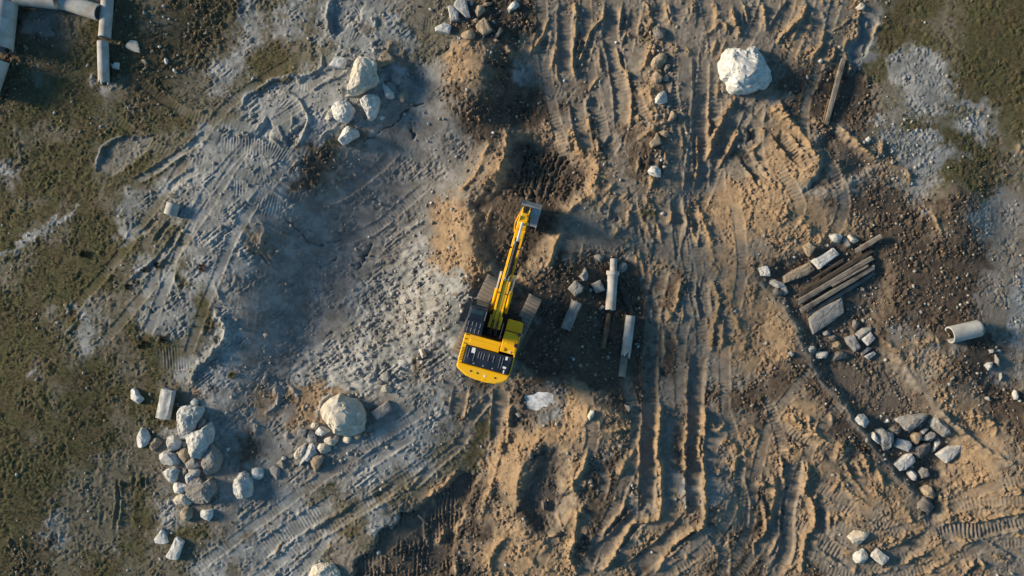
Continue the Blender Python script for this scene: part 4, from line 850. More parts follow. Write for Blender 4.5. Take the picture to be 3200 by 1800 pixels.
# ------------------------------------------------------------------ stones (outline read off the survey, height in metres)
G1 = 'stones of the left heap'; G2 = 'stones beside the cream boulder'; G3 = 'stones on the upper chalk'; G4 = 'slabs by the top edge'
G5 = 'row of stones between the tracks'; G6 = 'blocks right of the excavator'; G7 = 'stones round the timber pile'; G8 = 'stones in the pit'; G9 = 'stones by the lower right tracks'; G0 = 'small scattered stones'
for z_, s_, h_, k_, f_, g_, n_, lab in [
 ('a', '130,160 185,120 230,150 260,215 325,265 240,350 150,275', .32, 'w', .3, G1, 'stone', 'pale angular rock on turf, just left of the column piece in the left heap'),
 ('a', '1035,330 1100,265 1150,300 1140,390 1085,395', .22, 'w', .3, G1, 'stone', 'small pale pointed stone right of the grooved column piece'),
 ('a', '850,470 890,415 1000,405 1195,430 1190,500 1120,640 1060,770 920,880 880,850 850,760', .75, 'k', .3, G1, 'boulder', 'tall wedge-shaped boulder below the grooved column piece'),
 ('a', '1140,650 1200,580 1245,590 1265,670 1160,750', .32, 'g', .4, G1, 'stone', 'grey stone wedged between the two biggest boulders of the left heap'),
 ('a', '960,880 1010,820 1090,785 1210,740 1290,650 1350,760 1340,870 1290,990 1270,1080 1220,1165 1110,1150 1020,1195 990,1080 985,1000', .8, 'k', .3, G1, 'boulder', 'large folded boulder with a raised ridge in the middle of the left heap'),
 ('a', '230,870 280,735 330,725 365,770 410,860 400,940 300,1000 240,1000', .48, 'w', .3, G1, 'stone', 'bright white rock on turf at the left side of the left heap'),
 ('a', '400,985 490,875 530,870 600,930 540,1000 470,1060', .32, 't', .3, G1, 'stone', 'brownish rock right beside the bright white one of the left heap'),
 ('a', '680,870 760,840 830,840 890,920 870,1020 720,1055 690,960', .42, 'k', .3, G1, 'stone', 'pale knobbly rock left of the large folded boulder'),
 ('a', '560,1130 640,1080 710,1075 820,1130 885,1230 850,1270 620,1265 600,1200', .48, 'k', .4, G1, 'stone', 'wide rounded pale rock at the left heap, lower left of the folded boulder'),
 ('a', '820,1090 930,1020 980,1030 1010,1190 960,1260 880,1180', .28, 't', .4, G1, 'stone', 'soiled tan rock squeezed against the folded boulder on its left'),
 ('a', '970,1250 1060,1170 1160,1165 1220,1220 1190,1290 1110,1330 1000,1320', .36, 'g', .5, G1, 'stone', 'smooth grey rock right below the large folded boulder'),
 ('a', '1220,1200 1280,1080 1350,1000 1470,1120 1480,1220 1420,1370 1250,1425 1250,1310 1215,1270', .62, 'g', .4, G1, 'boulder', 'bluish jagged boulder on the right side of the left heap'),
 ('a', '900,920 950,900 985,950 965,1020 920,1000', .15, 'g', .3, G1, 'stone', 'small stone in the gap left of the folded boulder'),
 ('a', '1575,1030 1640,1010 1600,1070', .09, 'w', .5, G0, 'stone', 'tiny white triangular chip right of the left heap'),
 ('b', '620,130 700,85 790,40 850,65 865,110 830,165 830,240 790,275 740,290 690,235', .42, 'k', .3, G1, 'stone', 'two-lobed pale rock on the left edge of the left heap'),
 ('b', '925,85 960,75 985,130 930,155', .14, 'g', .4, G1, 'stone', 'small grey stone inside the left heap, right of the two-lobed rock'),
 ('b', '1000,80 1160,70 1175,110 1155,200 1040,140', .28, 'k', .6, G1, 'stone', 'pale block right under the smooth grey rock of the left heap'),
 ('b', '960,185 1010,135 1100,180 1120,210 1000,310', .32, 'k', .5, G1, 'stone', 'pale wedge rock just above the biggest bluish slab rock'),
 ('b', '1000,330 1110,220 1145,205 1160,235 1235,290 1300,245 1370,300 1380,420 1320,500 1280,575 1160,595 1080,590 990,520 960,450', .6, 'g', .65, G1, 'boulder', 'broad flat bluish rock with a notch, biggest at the bottom of the left heap'),
 ('b', '770,340 800,290 860,285 1000,330 985,380 900,445 790,425', .36, 'w', .4, G1, 'stone', 'bright oblong rock touching the left side of the broad bluish rock'),
 ('b', '770,570 820,500 940,445 990,525 1045,575 980,640 870,640 800,600', .36, 'c', .3, G1, 'stone', 'rough cream rock at the lower left of the broad bluish rock'),
 ('b', '880,800 910,690 980,655 1060,690 1050,800 980,870 900,830', .36, 't', .3, G1, 'stone', 'tan rock lowest in the left heap'),
 ('b', '1195,720 1230,700 1360,700 1360,800 1310,860 1200,795', .28, 'w', .5, G1, 'stone', 'white five-sided stone lying alone right of the lowest tan rock'),
 ('b', '1645,370 1660,290 1740,190 1830,145 1900,180 1935,260 1950,400 1930,480 1840,520 1760,510 1700,450', .62, 'k', .2, G1, 'boulder', 'round pitted boulder alone to the right of the left heap'),
 ('b', '485,1140 610,975 660,1050 705,1190 640,1210 510,1195', .25, 'w', .8, G1, 'stone', 'flat white triangular stone on turf near the bottom left'),
 ('b', '670,1390 750,1250 810,1105 850,1110 950,1165 900,1290 850,1440 770,1445 690,1420', .32, 'w', .85, G1, 'stone_slab', 'white rectangular slab below the triangular stone at the bottom left'),
 ('I', '1900,645 1925,635 1975,640 1980,700 1950,720 1900,705', .28, 'w', .6, G1, 'stone', 'white cube-like stone at the upper right of the round pitted boulder'),
 ('c', '600,510 660,430 760,340 870,300 960,340 1110,375 1190,480 1220,580 1195,790 1140,840 1000,880 930,880 800,830 770,770 710,720 680,660 620,590', 1.1, 'c', .45, None, 'boulder', 'big cream boulder below the excavator, widest stone on the grey clay'),
 ('c', '1350,520 1480,430 1610,345 1670,490 1550,580 1440,640', .35, 'g', 1., G2, 'stone_slab', 'bluish rectangular slab right of the big cream boulder'),
 ('c', '1500,190 1530,130 1590,100 1640,150 1685,180 1610,230 1510,210', .28, 'c', .3, G2, 'stone', 'cream rock above the bluish slab beside the big cream boulder'),
 ('F', '955,1370 990,1350 1020,1390 1000,1425 960,1420', .28, 'g', .6, G2, 'stone', 'grey flat-topped stone, upper left of three close stones above the bluish slab'),
 ('c', '1420,80 1470,40 1570,70 1480,115', .18, 'g', .3, G2, 'stone', 'low grey stone left of the cream rock above the bluish slab'),
 ('c', '1665,40 1720,0 1745,60 1715,95', .22, 'g', .3, G2, 'stone', 'grey upright stone, rightmost of the three above the bluish slab'),
 ('c', '235,860 250,790 290,760 395,780 355,910 245,895', .3, 'g', .75, G2, 'stone', 'rounded square grey stone, leftmost in the row beside the cream boulder'),
 ('c', '370,870 430,785 520,880 525,985 380,960', .28, 'g', .4, G2, 'stone', 'grey split stone between the rounded square stone and the white lens-shaped one'),
 ('c', '495,840 560,760 600,740 690,780 725,810 600,880', .32, 'w', .3, G2, 'stone', 'white lens-shaped stone at the lower left of the big cream boulder'),
 ('c', '435,740 480,665 550,690 550,740 500,780', .24, 'c', .3, G2, 'stone', 'cream rock just above the white lens-shaped stone'),
 ('c', '640,930 740,895 760,930 830,865 855,940 790,1020 720,1015 650,975', .32, 'c', .3, G2, 'stone', 'heart-shaped cream rock below the big cream boulder'),
 ('c', '530,1060 580,1010 650,1000 720,1040 725,1110 640,1150 590,1130', .32, 'c', .3, G2, 'stone', 'rounded cream rock below the heart-shaped rock'),
 ('c', '180,1180 240,1080 350,1010 360,1060 300,1240 200,1210', .3, 'c', .3, G2, 'stone', 'tan-white rock at the far left of the stones by the cream boulder'),
 ('c', '340,1130 410,1025 460,1015 520,1040 510,1110 380,1140 360,1250 260,1340 320,1220', .3, 'k', .4, G2, 'stone', 'slender pale rock leaning beside the tan-white rock'),
 ('c', '440,1230 480,1170 590,1155 625,1220 560,1360 510,1420 450,1330', .32, 't', .4, G2, 'stone', 'leaf-shaped tan rock lowest among the stones by the cream boulder'),
 ('c', '920,930 960,885 1045,880 1040,940 1005,990 925,970', .22, 'c', .4, G2, 'stone', 'small cream block under the lower edge of the big cream boulder'),
 ('c', '1085,870 1170,825 1205,850 1170,940 1100,910', .22, 't', .3, G2, 'stone', 'crumbly tan stone at the lower right foot of the big cream boulder'),
 ('c', '1325,845 1380,810 1400,840 1365,885', .14, 't', .3, G2, 'stone', 'little tan stone farthest right below the big cream boulder'),
 ('c', '1225,850 1270,825 1290,870 1240,880', .12, 't', .3, G2, 'stone', 'little tan stone second from the right below the big cream boulder'),
 ('c', '970,300 1020,245 1085,300 1040,320', .18, 'g', .3, G2, 'stone', 'grey stone touching the upper edge of the big cream boulder'),
 ('c', '1180,265 1210,245 1225,275 1200,290', .1, 'k', .2, G0, 'stone', 'pebble-sized pale stone at the upper right of the big cream boulder'),
 ('c', '0,1210 40,1190 65,1215 35,1260 0,1245', .16, 'k', .3, G2, 'stone', 'topmost of three small stones left of the leaf-shaped tan rock'),
 ('J', '160,590 190,570 220,620 200,640', .16, 'g', .3, G2, 'stone', 'middle of three small stones left of the leaf-shaped tan rock'),
 ('J', '95,650 130,620 180,640 170,700 150,720', .16, 'g', .5, G2, 'stone', 'flat grey stone, lowest of three small ones left of the leaf-shaped rock'),
 ('F', '1232,1185 1260,1188 1288,1240 1250,1252 1238,1222', .3, 'c', .2, None, 'stone', 'egg-shaped cream stone in a brown hollow left of the excavator tracks'),
 ('d', '130,370 235,235 410,250 375,410 200,385', .34, 'w', .9, G3, 'stone_slab', 'white four-cornered slab left of the tall cream boulder'),
 ('d', '430,680 470,540 530,290 590,230 680,250 770,270 820,330 810,440 850,570 800,640 700,680 600,750 480,780 435,750', 1.1, 'c', .35, G3, 'boulder', 'tall cream boulder beside the curved crawler tracks at upper centre left'),
 ('d', '820,370 900,250 990,150 1060,200 1130,270 1080,300 980,350 900,385', .35, 't', .3, G3, 'stone', 'half-buried tan rock right of the tall cream boulder'),
 ('d', '1075,500 1135,440 1180,490 1220,580 1195,640 1145,650 1090,590', .26, 'g', .6, G3, 'stone', 'bluish oval stone right of the tall cream boulder'),
 ('d', '935,640 970,640 1050,720 1110,790 1100,840 1040,860 990,820 960,720', .28, 'k', .4, G3, 'stone', 'drop-shaped stone below left of the bluish oval stone'),
 ('d', '1155,830 1240,780 1275,770 1260,910 1210,900', .2, 't', .4, G3, 'stone', 'triangular brownish stone right of the drop-shaped stone'),
 ('d', '610,890 680,830 790,790 840,820 885,880 865,990 820,1110 760,1155 710,1140 700,1070 670,1010 640,960', .75, 'w', .3, G3, 'boulder', 'white tooth-shaped boulder below the tall cream boulder'),
 ('d', '170,980 240,920 380,885 430,930 510,1030 480,1110 390,1200 250,1170 200,1110 200,1050', .65, 'w', .3, G3, 'boulder', 'rough white boulder left of the tooth-shaped boulder'),
 ('d', '75,1150 130,1040 180,1020 200,1050 180,1130 110,1185', .28, 'c', .2, G3, 'stone', 'cream lump on the left side of the rough white boulder'),
 ('d', '880,1130 930,1115 980,1140 930,1185 890,1160', .18, 'w', .2, G3, 'stone', 'small white stone at the lower right of the tooth-shaped boulder'),
 ('B', '625,1050 650,985 680,940 720,955 760,985 765,1020 710,1055 660,1085', .6, 'w', .3, G3, 'boulder', 'white block-shaped boulder, lowest of the white three on the upper chalk'),
 ('e', '380,140 410,115 500,120 520,170 600,250 590,410 440,440 400,250', .34, 'k', .9, G4, 'stone_slab', 'pale rectangular slab tucked under the larger slab at the top edge'),
 ('e', '500,120 520,50 570,-30 740,-30 790,150 835,340 760,355 620,240 530,180', .4, 'k', 1., G4, 'stone_slab', 'largest pale slab at the top edge, tapering to the lower right'),
 ('e', '120,560 200,520 320,455 455,520 420,685 280,655 130,630', .34, 'w', .9, G4, 'stone_slab', 'white five-sided slab, leftmost of the slabs at the top edge'),
 ('e', '820,50 850,25 890,50 870,110 830,100', .15, 'k', .3, G4, 'stone', 'small round stone right of the largest pale slab'),
 ('e', '920,200 990,120 1090,105 1130,200 1050,280 980,340', .32, 't', .5, G4, 'stone', 'soil-covered slab piece right of the largest pale slab'),
 ('e', '1085,80 1130,45 1270,50 1240,90 1130,130', .2, 't', .3, G4, 'stone', 'narrow tan stone above the soil-covered slab piece'),
 ('e', '940,510 1000,430 1120,350 1180,420 1220,500 1290,610 1100,720 1050,660 960,570', .4, 't', .8, G4, 'stone_slab', 'brown soil-smeared slab, four-cornered, right of the white five-sided slab'),
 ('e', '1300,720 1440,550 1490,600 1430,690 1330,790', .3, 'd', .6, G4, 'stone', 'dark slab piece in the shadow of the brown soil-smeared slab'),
 ('e', '645,700 690,650 800,600 900,640 920,720 880,790 760,780 690,750', .28, 't', .5, G4, 'stone', 'dusty half-buried slab below the slabs at the top edge'),
 ('e', '880,400 960,360 1010,400 950,460', .2, 't', .3, G4, 'stone', 'tan stone touching the upper left of the brown soil-smeared slab'),
 ('e', '1590,150 1640,90 1750,10 1810,100 1740,170 1640,195 1600,180', .32, 'w', .6, G4, 'stone', 'white loaf-shaped stone near the top edge, alone right of the slabs'),
 ('e', '1300,800 1350,770 1425,830 1340,845', .15, 't', .3, G4, 'stone', 'tan chip below the dark slab piece'),
 ('e', '1225,1040 1250,1010 1280,1040 1245,1080', .12, 'k', .2, G0, 'stone', 'pale pebble on dark soil below the slabs at the top edge'),
 ('f', '1280,500 1340,470 1430,415 1500,450 1540,480 1630,480 1640,435 1780,425 1840,480 1850,560 1920,660 1950,760 1965,850 1920,950 1750,1010 1650,1050 1550,1055 1440,1040 1380,960 1375,880 1310,850 1290,760 1270,640 1300,560', 1.45, 'w', .35, None, 'boulder', 'huge white boulder at the upper right, brightest stone of all'),
 ('f', '180,660 210,590 300,520 370,495 400,540 385,640 310,745 220,720', .4, 't', .3, G5, 'stone', 'tan boulder with a white tip, largest in the row left of the wide track'),
 ('f', '370,750 400,660 460,690 440,760 380,775', .24, 'd', .4, G5, 'stone', 'dark stone at the right foot of the white-tipped tan boulder'),
 ('f', '185,870 240,775 300,820 345,880 320,930 260,960 200,920', .38, 't', .3, G5, 'stone', 'brown rock right below the white-tipped tan boulder'),
 ('f', '350,870 400,840 435,870 430,925 360,920', .2, 'g', .6, G5, 'stone', 'grey square stone right of the brown rock in the row'),
 ('f', '240,1190 290,1120 380,1090 415,1150 400,1240 320,1275 250,1250', .45, 'k', .2, G5, 'stone', 'rounded pale boulder in the middle of the row left of the wide track'),
 ('f', '205,170 255,100 340,110 390,200 380,290 265,300 220,230', .34, 'd', .5, G5, 'stone', 'dark stone with a pale left rim, topmost of the row'),
 ('f', '140,200 160,170 180,200 160,240', .15, 't', .2, G5, 'stone', 'small tan stone left of the dark rimmed stone topmost in the row'),
 ('f', '175,400 210,370 250,400 230,445 190,440', .2, 't', .2, G5, 'stone', 'upper of two small tan stones above the white-tipped boulder'),
 ('f', '170,470 200,450 235,490 200,540', .2, 't', .2, G5, 'stone', 'lower of two small tan stones above the white-tipped boulder'),
 ('f', '320,1300 360,1275 390,1300 350,1325', .12, 't', .2, G5, 'stone', 'tiny tan stone just below the rounded pale boulder of the row'),
 ('f', '400,1310 440,1280 470,1310 430,1340', .14, 'g', .2, G5, 'stone', 'tiny grey stone at the lower right of the rounded pale boulder'),
 ('g', '430,175 480,30 550,90 540,140 460,185', .4, 't', .2, G5, 'stone', 'peaked tan rock in the row, below the rounded pale boulder'),
 ('g', '300,160 350,190 450,190 440,215 330,230', .18, 't', .5, G5, 'stone', 'thin tan slab edge left of the peaked tan rock'),
 ('g', '280,350 340,320 430,340 430,400 390,425 310,390', .24, 't', .2, G5, 'stone', 'lumpy tan stone above the flat kite-shaped slab'),
 ('g', '140,520 200,460 260,355 300,430 325,530 180,590', .3, 't', .85, G5, 'stone_slab', 'flat kite-shaped tan slab in the row left of the wide track'),
 ('g', '135,930 180,870 250,870 310,930 310,1025 200,1005 145,980', .45, 'w', .2, G5, 'stone', 'rough white boulder lowest in the row left of the wide track'),
 ('h', '425,65 470,55 535,70 490,130 430,95', .18, 'g', .6, G6, 'stone', 'flat grey stone topmost of the blocks right of the excavator boom'),
 ('h', '255,300 290,270 320,205 340,250 355,300 340,350 300,345', .34, 'g', .3, G6, 'stone', 'pear-shaped grey stone above the square concrete block'),
 ('h', '125,440 210,345 305,420 290,480 205,530', .5, 'g', .9, G6, 'concrete_block', 'square concrete block standing on its corner above the grey beam piece'),
 ('h', '385,390 490,340 550,460 440,495', .34, 'g', 1., G6, 'concrete_block', 'square concrete block leaning next to the socketed pipe'),
 ('h', '710,170 750,140 800,160 790,220 730,265 700,230', .22, 'g', .5, G6, 'stone', 'round grey stone at the right of the narrow pipe'),
 ('h', '560,1215 590,1195 610,1230 590,1250', .2, 'g', .3, G6, 'stone', 'grey stone below the end of the rotten brown log'),
 ('h', '585,1165 610,1155 615,1175 590,1180', .1, 'g', .3, G0, 'stone', 'tiny grey stone between the rotten log and the broken pipe'),
 ('i', '915,60 980,40 1060,55 1020,135 960,120', .34, 'k', .3, G7, 'stone', 'pale rock at the upper end of the timber pile, left of two'),
 ('i', '1120,70 1160,45 1200,75 1240,110 1200,145 1140,120', .34, 'c', .3, G7, 'stone', 'cream rock at the upper end of the timber pile, right of two'),
 ('i', '1065,100 1100,75 1160,160 1130,190 1080,150', .28, 'g', .4, G7, 'stone', 'grey rock just below the two rocks above the timber pile'),
 ('i', '610,180 680,130 760,190 690,300 650,260', .38, 't', .8, G7, 'concrete_block', 'tan square block on soil above the timber pile'),
 ('i', '705,345 860,255 960,190 1030,270 900,360 790,445', .42, 'w', .95, G7, 'concrete_block', 'white oblong block lying along the timbers'),
 ('i', '380,520 540,430 690,360 755,440 660,510 400,600', .35, 't', .85, G7, 'stone_slab', 'long tan slab left of the white oblong block'),
 ('i', '120,430 180,395 245,420 240,515 150,510', .4, 'k', .2, G7, 'stone', 'round pale rock at the left end of the timber pile'),
 ('i', '240,570 300,560 410,600 400,640 330,655 250,610', .28, 'k', .3, G7, 'stone', 'flat pale rock below the long tan slab'),
 ('i', '270,690 310,655 385,690 370,740 300,735', .28, 'd', .3, G7, 'stone', 'dark rock by the pit edge below the flat pale rock'),
 ('i', '360,660 420,620 450,700 400,740', .28, 'g', .4, G7, 'stone', 'bluish rock right of the dark rock by the pit edge'),
 ('i', '680,1000 720,940 890,840 1060,760 1080,930 900,1060 720,1180 690,1090', .35, 'g', 1., G7, 'concrete_slab', 'large bluish concrete slab below the timber pile'),
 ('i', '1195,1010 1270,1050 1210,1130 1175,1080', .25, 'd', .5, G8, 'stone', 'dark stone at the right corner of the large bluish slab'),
 ('i', '1215,1170 1290,1110 1405,1095 1370,1150 1230,1250', .35, 'g', .7, G8, 'stone', 'pale wedge-shaped stone just right of the large bluish slab'),
 ('i', '1270,1230 1370,1145 1425,1220 1340,1305', .36, 'k', .95, G8, 'concrete_block', 'square pale block in the pit, tilted like a diamond'),
 ('i', '1085,1215 1190,1180 1240,1270 1270,1330 1200,1375 1120,1290', .4, 'g', .8, G8, 'stone', 'bluish rounded slab left of the diamond-tilted block'),
 ('i', '830,1150 900,1130 930,1190 850,1185', .22, 'g', .4, G8, 'stone', 'grey stone right below the large bluish slab'),
 ('i', '900,1210 960,1180 1010,1220 950,1250', .24, 'd', .3, G8, 'stone', 'dark round stone below the large bluish slab'),
 ('i', '960,1290 1010,1250 1055,1290 1030,1340 960,1320', .28, 't', .3, G8, 'stone', 'brown-grey stone left of the bluish rounded slab'),
 ('i', '675,1340 730,1310 765,1340 740,1385 690,1380', .28, 'g', .3, G8, 'stone', 'grey stone by the left wall of the pit, above the bread-shaped one'),
 ('i', '755,1420 780,1375 885,1375 905,1410 870,1445 770,1445', .3, 'k', .7, G8, 'stone', 'bread-shaped bluish stone in the pit'),
 ('i', '940,1420 1010,1370 1120,1375 1125,1440 960,1470', .32, 'd', .4, G8, 'stone', 'dark wide stone right of the bread-shaped stone'),
 ('i', '1280,1380 1340,1320 1395,1330 1290,1420', .25, 'g', .7, G8, 'stone', 'upper of two narrow slabs side by side in the pit'),
 ('i', '1310,1425 1420,1365 1445,1385 1370,1460', .25, 'k', .7, G8, 'stone', 'lower of two narrow slabs side by side in the pit'),
 ('i', '1260,640 1310,650 1320,690 1270,680', .18, 'g', .3, G7, 'stone', 'grey stone beside the right end of the timbers'),
 ('i', '445,1390 480,1370 520,1400 490,1440', .2, 'g', .3, G8, 'stone', 'pale stone outside the left pit wall'),
 ('j', '200,215 270,150 340,150 385,230 340,300 270,270', .4, 'k', .3, G8, 'stone', 'pale blue rock against the left wall of the lower pit'),
 ('j', '725,215 870,160 1050,140 1140,140 1100,200 1000,290 930,345 860,335 800,260', .55, 'g', .3, G8, 'boulder', 'wide speckled boulder topmost in the lower pit'),
 ('j', '1175,240 1200,180 1260,155 1310,200 1390,290 1405,380 1340,420 1250,350 1190,300', .5, 'g', .3, G8, 'boulder', 'speckled oval boulder against the right wall of the lower pit'),
 ('j', '470,340 560,325 610,360 700,390 695,520 650,570 570,600 560,540 480,440', .5, 'g', .3, G8, 'boulder', 'blocky grey boulder at the left of the lower pit'),
 ('j', '390,400 450,370 540,500 520,515 440,460', .3, 'k', .4, G8, 'stone', 'pale slanting stone left of the blocky grey boulder'),
 ('j', '610,350 700,290 790,300 800,370 760,420 700,370', .34, 'd', .3, G8, 'stone', 'dark rock at the upper right of the blocky grey boulder'),
 ('j', '575,250 620,195 655,235', .14, 'k', .5, G8, 'stone', 'small triangular pale stone left of the wide speckled boulder'),
 ('j', '690,540 740,440 900,475 925,530 870,610', .36, 'k', 1., G8, 'stone_slab', 'pale bluish slab with clean edges in the centre of the lower pit'),
 ('j', '915,410 960,370 1045,375 1050,420 985,520 940,480', .34, 't', .3, G8, 'stone', 'brownish pointed rock right of the clean-edged slab'),
 ('j', '1025,355 1090,305 1140,320 1060,390', .24, 'k', .8, G8, 'stone', 'small pale brick-like stone below the wide speckled boulder'),
 ('j', '1045,460 1130,370 1200,350 1230,400 1170,470', .36, 'g', .5, G8, 'stone', 'grey oblong rock below the small brick-like stone'),
 ('j', '925,550 1020,530 1090,495 1160,510 1170,590 1050,695 980,680', .38, 'd', .5, G8, 'boulder', 'dark brown boulder in the centre of the lower pit'),
 ('j', '1180,600 1230,440 1260,420 1280,500 1200,610', .24, 'k', .4, G8, 'stone', 'thin upright pale stone right of the dark brown boulder'),
 ('j', '1225,650 1300,590 1380,540 1470,530 1560,500 1530,600 1440,690 1340,750', .36, 'k', .95, G8, 'stone_slab', 'pale rectangular slab half under soil at the right of the lower pit'),
 ('j', '680,765 770,700 860,640 930,630 975,730 830,840 760,850', .36, 'k', .85, G8, 'stone_slab', 'bluish rectangular slab below the dark brown boulder'),
 ('j', '1005,860 1050,800 1115,820 1140,915 1030,950', .34, 'g', .75, G8, 'stone', 'greenish-grey five-sided stone below the rectangular slabs of the pit'),
 ('j', '870,890 910,840 990,880 990,970 940,980', .28, 'k', .3, G8, 'stone', 'rough bluish stone left of the five-sided stone'),
 ('j', '1040,1080 1120,1045 1200,1060 1220,1150 1180,1230 1080,1180', .42, 't', .4, G8, 'stone', 'tan boulder near the lower tip of the pit'),
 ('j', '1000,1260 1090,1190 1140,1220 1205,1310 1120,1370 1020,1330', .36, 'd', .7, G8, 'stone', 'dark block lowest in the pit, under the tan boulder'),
 ('k', '230,345 320,265 430,275 510,295 440,380 380,440 300,420', .4, 'c', .5, G9, 'stone', 'cream angular rock, topmost of three at the lower right'),
 ('k', '305,600 330,560 430,510 470,560 485,620 440,680 340,690 310,650', .4, 'k', .3, G9, 'stone', 'knobbly pale rock, left of the lower two at the lower right'),
 ('k', '535,600 620,505 690,560 760,610 690,720 600,660', .42, 'k', .7, G9, 'stone', 'grooved block-shaped rock, right of the lower two at the lower right'),
 ('m', '1565,1160 1590,1105 1640,1150 1630,1220 1580,1230', .28, 'k', .3, G0, 'stone', 'pale stone alone near the right edge'),
 ('m', '1630,1240 1650,1225 1675,1250 1650,1265', .12, 'k', .3, G0, 'stone', 'pebble beside the pale stone near the right edge'),
 ('m', '1330,620 1360,680 1395,750 1380,790 1340,760 1340,700', .34, 'g', .3, G0, 'stone', 'upright grey rock in the dark hollow near the right edge'),
 ('m', '1180,770 1250,740 1295,735 1290,780 1240,840 1210,800', .28, 'k', .3, G0, 'stone', 'pale rock left of the dark hollow near the right edge'),
 ('m', '1240,570 1290,560 1310,600 1260,610', .22, 'k', .3, G0, 'stone', 'pale rock at the top left of the dark hollow near the right edge'),
 ('m', '1320,595 1370,565 1415,575 1400,600', .2, 'k', .3, G0, 'stone', 'narrow pale rock at the top right of the dark hollow near the right edge'),
 ('m', '1330,520 1360,520 1340,550', .12, 'k', .3, G0, 'stone', 'tiny triangular stone above the dark hollow near the right edge'),
 ('m', '1380,920 1400,870 1430,930 1390,990', .2, 'g', .3, G0, 'stone', 'grey pointed stone below the dark hollow near the right edge'),
 ('m', '1185,1205 1240,1195 1255,1250 1215,1235', .2, 'k', .3, G0, 'stone', 'pale crescent stone in the dark soil at the right'),
 ('K', '850,160 905,165 885,220', .2, 'g', .6, G0, 'stone', 'grey triangular stone on dark soil left of the long ruts'),
 ('K', '570,240 595,200 620,200 620,240 585,275', .28, 'c', .3, G0, 'stone', 'cream rock on the right side of the tan heap by the puddle'),
 ('K', '575,750 595,710 615,750', .2, 'g', .4, G0, 'stone', 'grey pyramid-like stone right of the dark crater'),
 ('K', '225,885 260,880 265,920 245,960 225,930', .28, 'd', .3, G0, 'stone', 'dark oval rock lying in the crater'),
 ('K', '25,225 60,215 75,240 45,250', .18, 'g', .3, G0, 'stone', 'grey stone at the lower left of the puddle'),
 ('K', '130,520 155,515 158,560 135,565', .2, 'g', .3, G0, 'stone', 'pale stone on the upper left rim of the crater'),
 ('J', '400,1470 430,1390 490,1365 570,1370 615,1420 620,1475 520,1500', .6, 'c', .35, None, 'boulder', 'cream boulder cut by the bottom edge'),
 ('A', '945,345 985,300 1035,310 1050,360 1055,400 1000,385 965,370', .08, 'c', 1., G0, 'stone_slab', 'thin flat tan-white slab on turf right of the pipes'),
 ('A', '840,495 860,470 895,475 890,520 850,515', .24, 'k', .3, G0, 'stone', 'pale stone beside the broken end of the lowest pipe'),
 ('A', '1065,455 1090,445 1115,480 1095,490', .1, 't', .4, G0, 'stone', 'brown stone below the thin flat slab on turf'),
 ('A', '1237,470 1245,435 1265,450 1255,485', .2, 'w', .3, G0, 'stone', 'small white upright stone on dark turf, upper of two'),
 ('A', '1300,530 1310,515 1335,545 1320,552', .15, 'w', .3, G0, 'stone', 'small white slanting stone on dark turf, lower of two'),
 ('A', '1185,350 1210,338 1218,350 1200,362', .12, 'k', .3, G0, 'stone', 'little pale stone on dark turf right of the thin flat slab'),
 ('D', '670,55 705,20 735,40 730,70 690,70', .32, 'c', .2, G0, 'stone', 'cream boulder near the top edge above the zigzag ridge'),
 ('D', '380,460 400,443 415,460 400,475', .18, 'k', .3, G0, 'stone', 'pale stone on dark soil left of the old timber'),
 ('D', '735,1055 760,1030 785,1050 755,1075', .12, 'w', .5, G0, 'stone', 'flat white stone on gravel below the old timber'),
 ('F', '50,1070 85,1065 105,1090 70,1105', .2, 'g', .3, G0, 'stone', 'grey stone on the shaded clay at the left of the bowl'),
 ('F', '50,1400 75,1380 85,1430 60,1440', .22, 'g', .3, G0, 'stone', 'grey upright stone on the clay above the left heap'),
 ('F', '765,500 790,490 795,520 770,520', .2, 'g', .3, G0, 'stone', 'grey clod of stone at the crack in the middle of the bowl'),
]:
    stone(z_, s_, h_, k_, lab, f_, n_, {'boulder': 'boulder', 'stone_slab': 'slab', 'concrete_slab': 'slab', 'concrete_block': 'block', 'column_fragment': 'column piece'}.get(n_, 'rock'), g_)
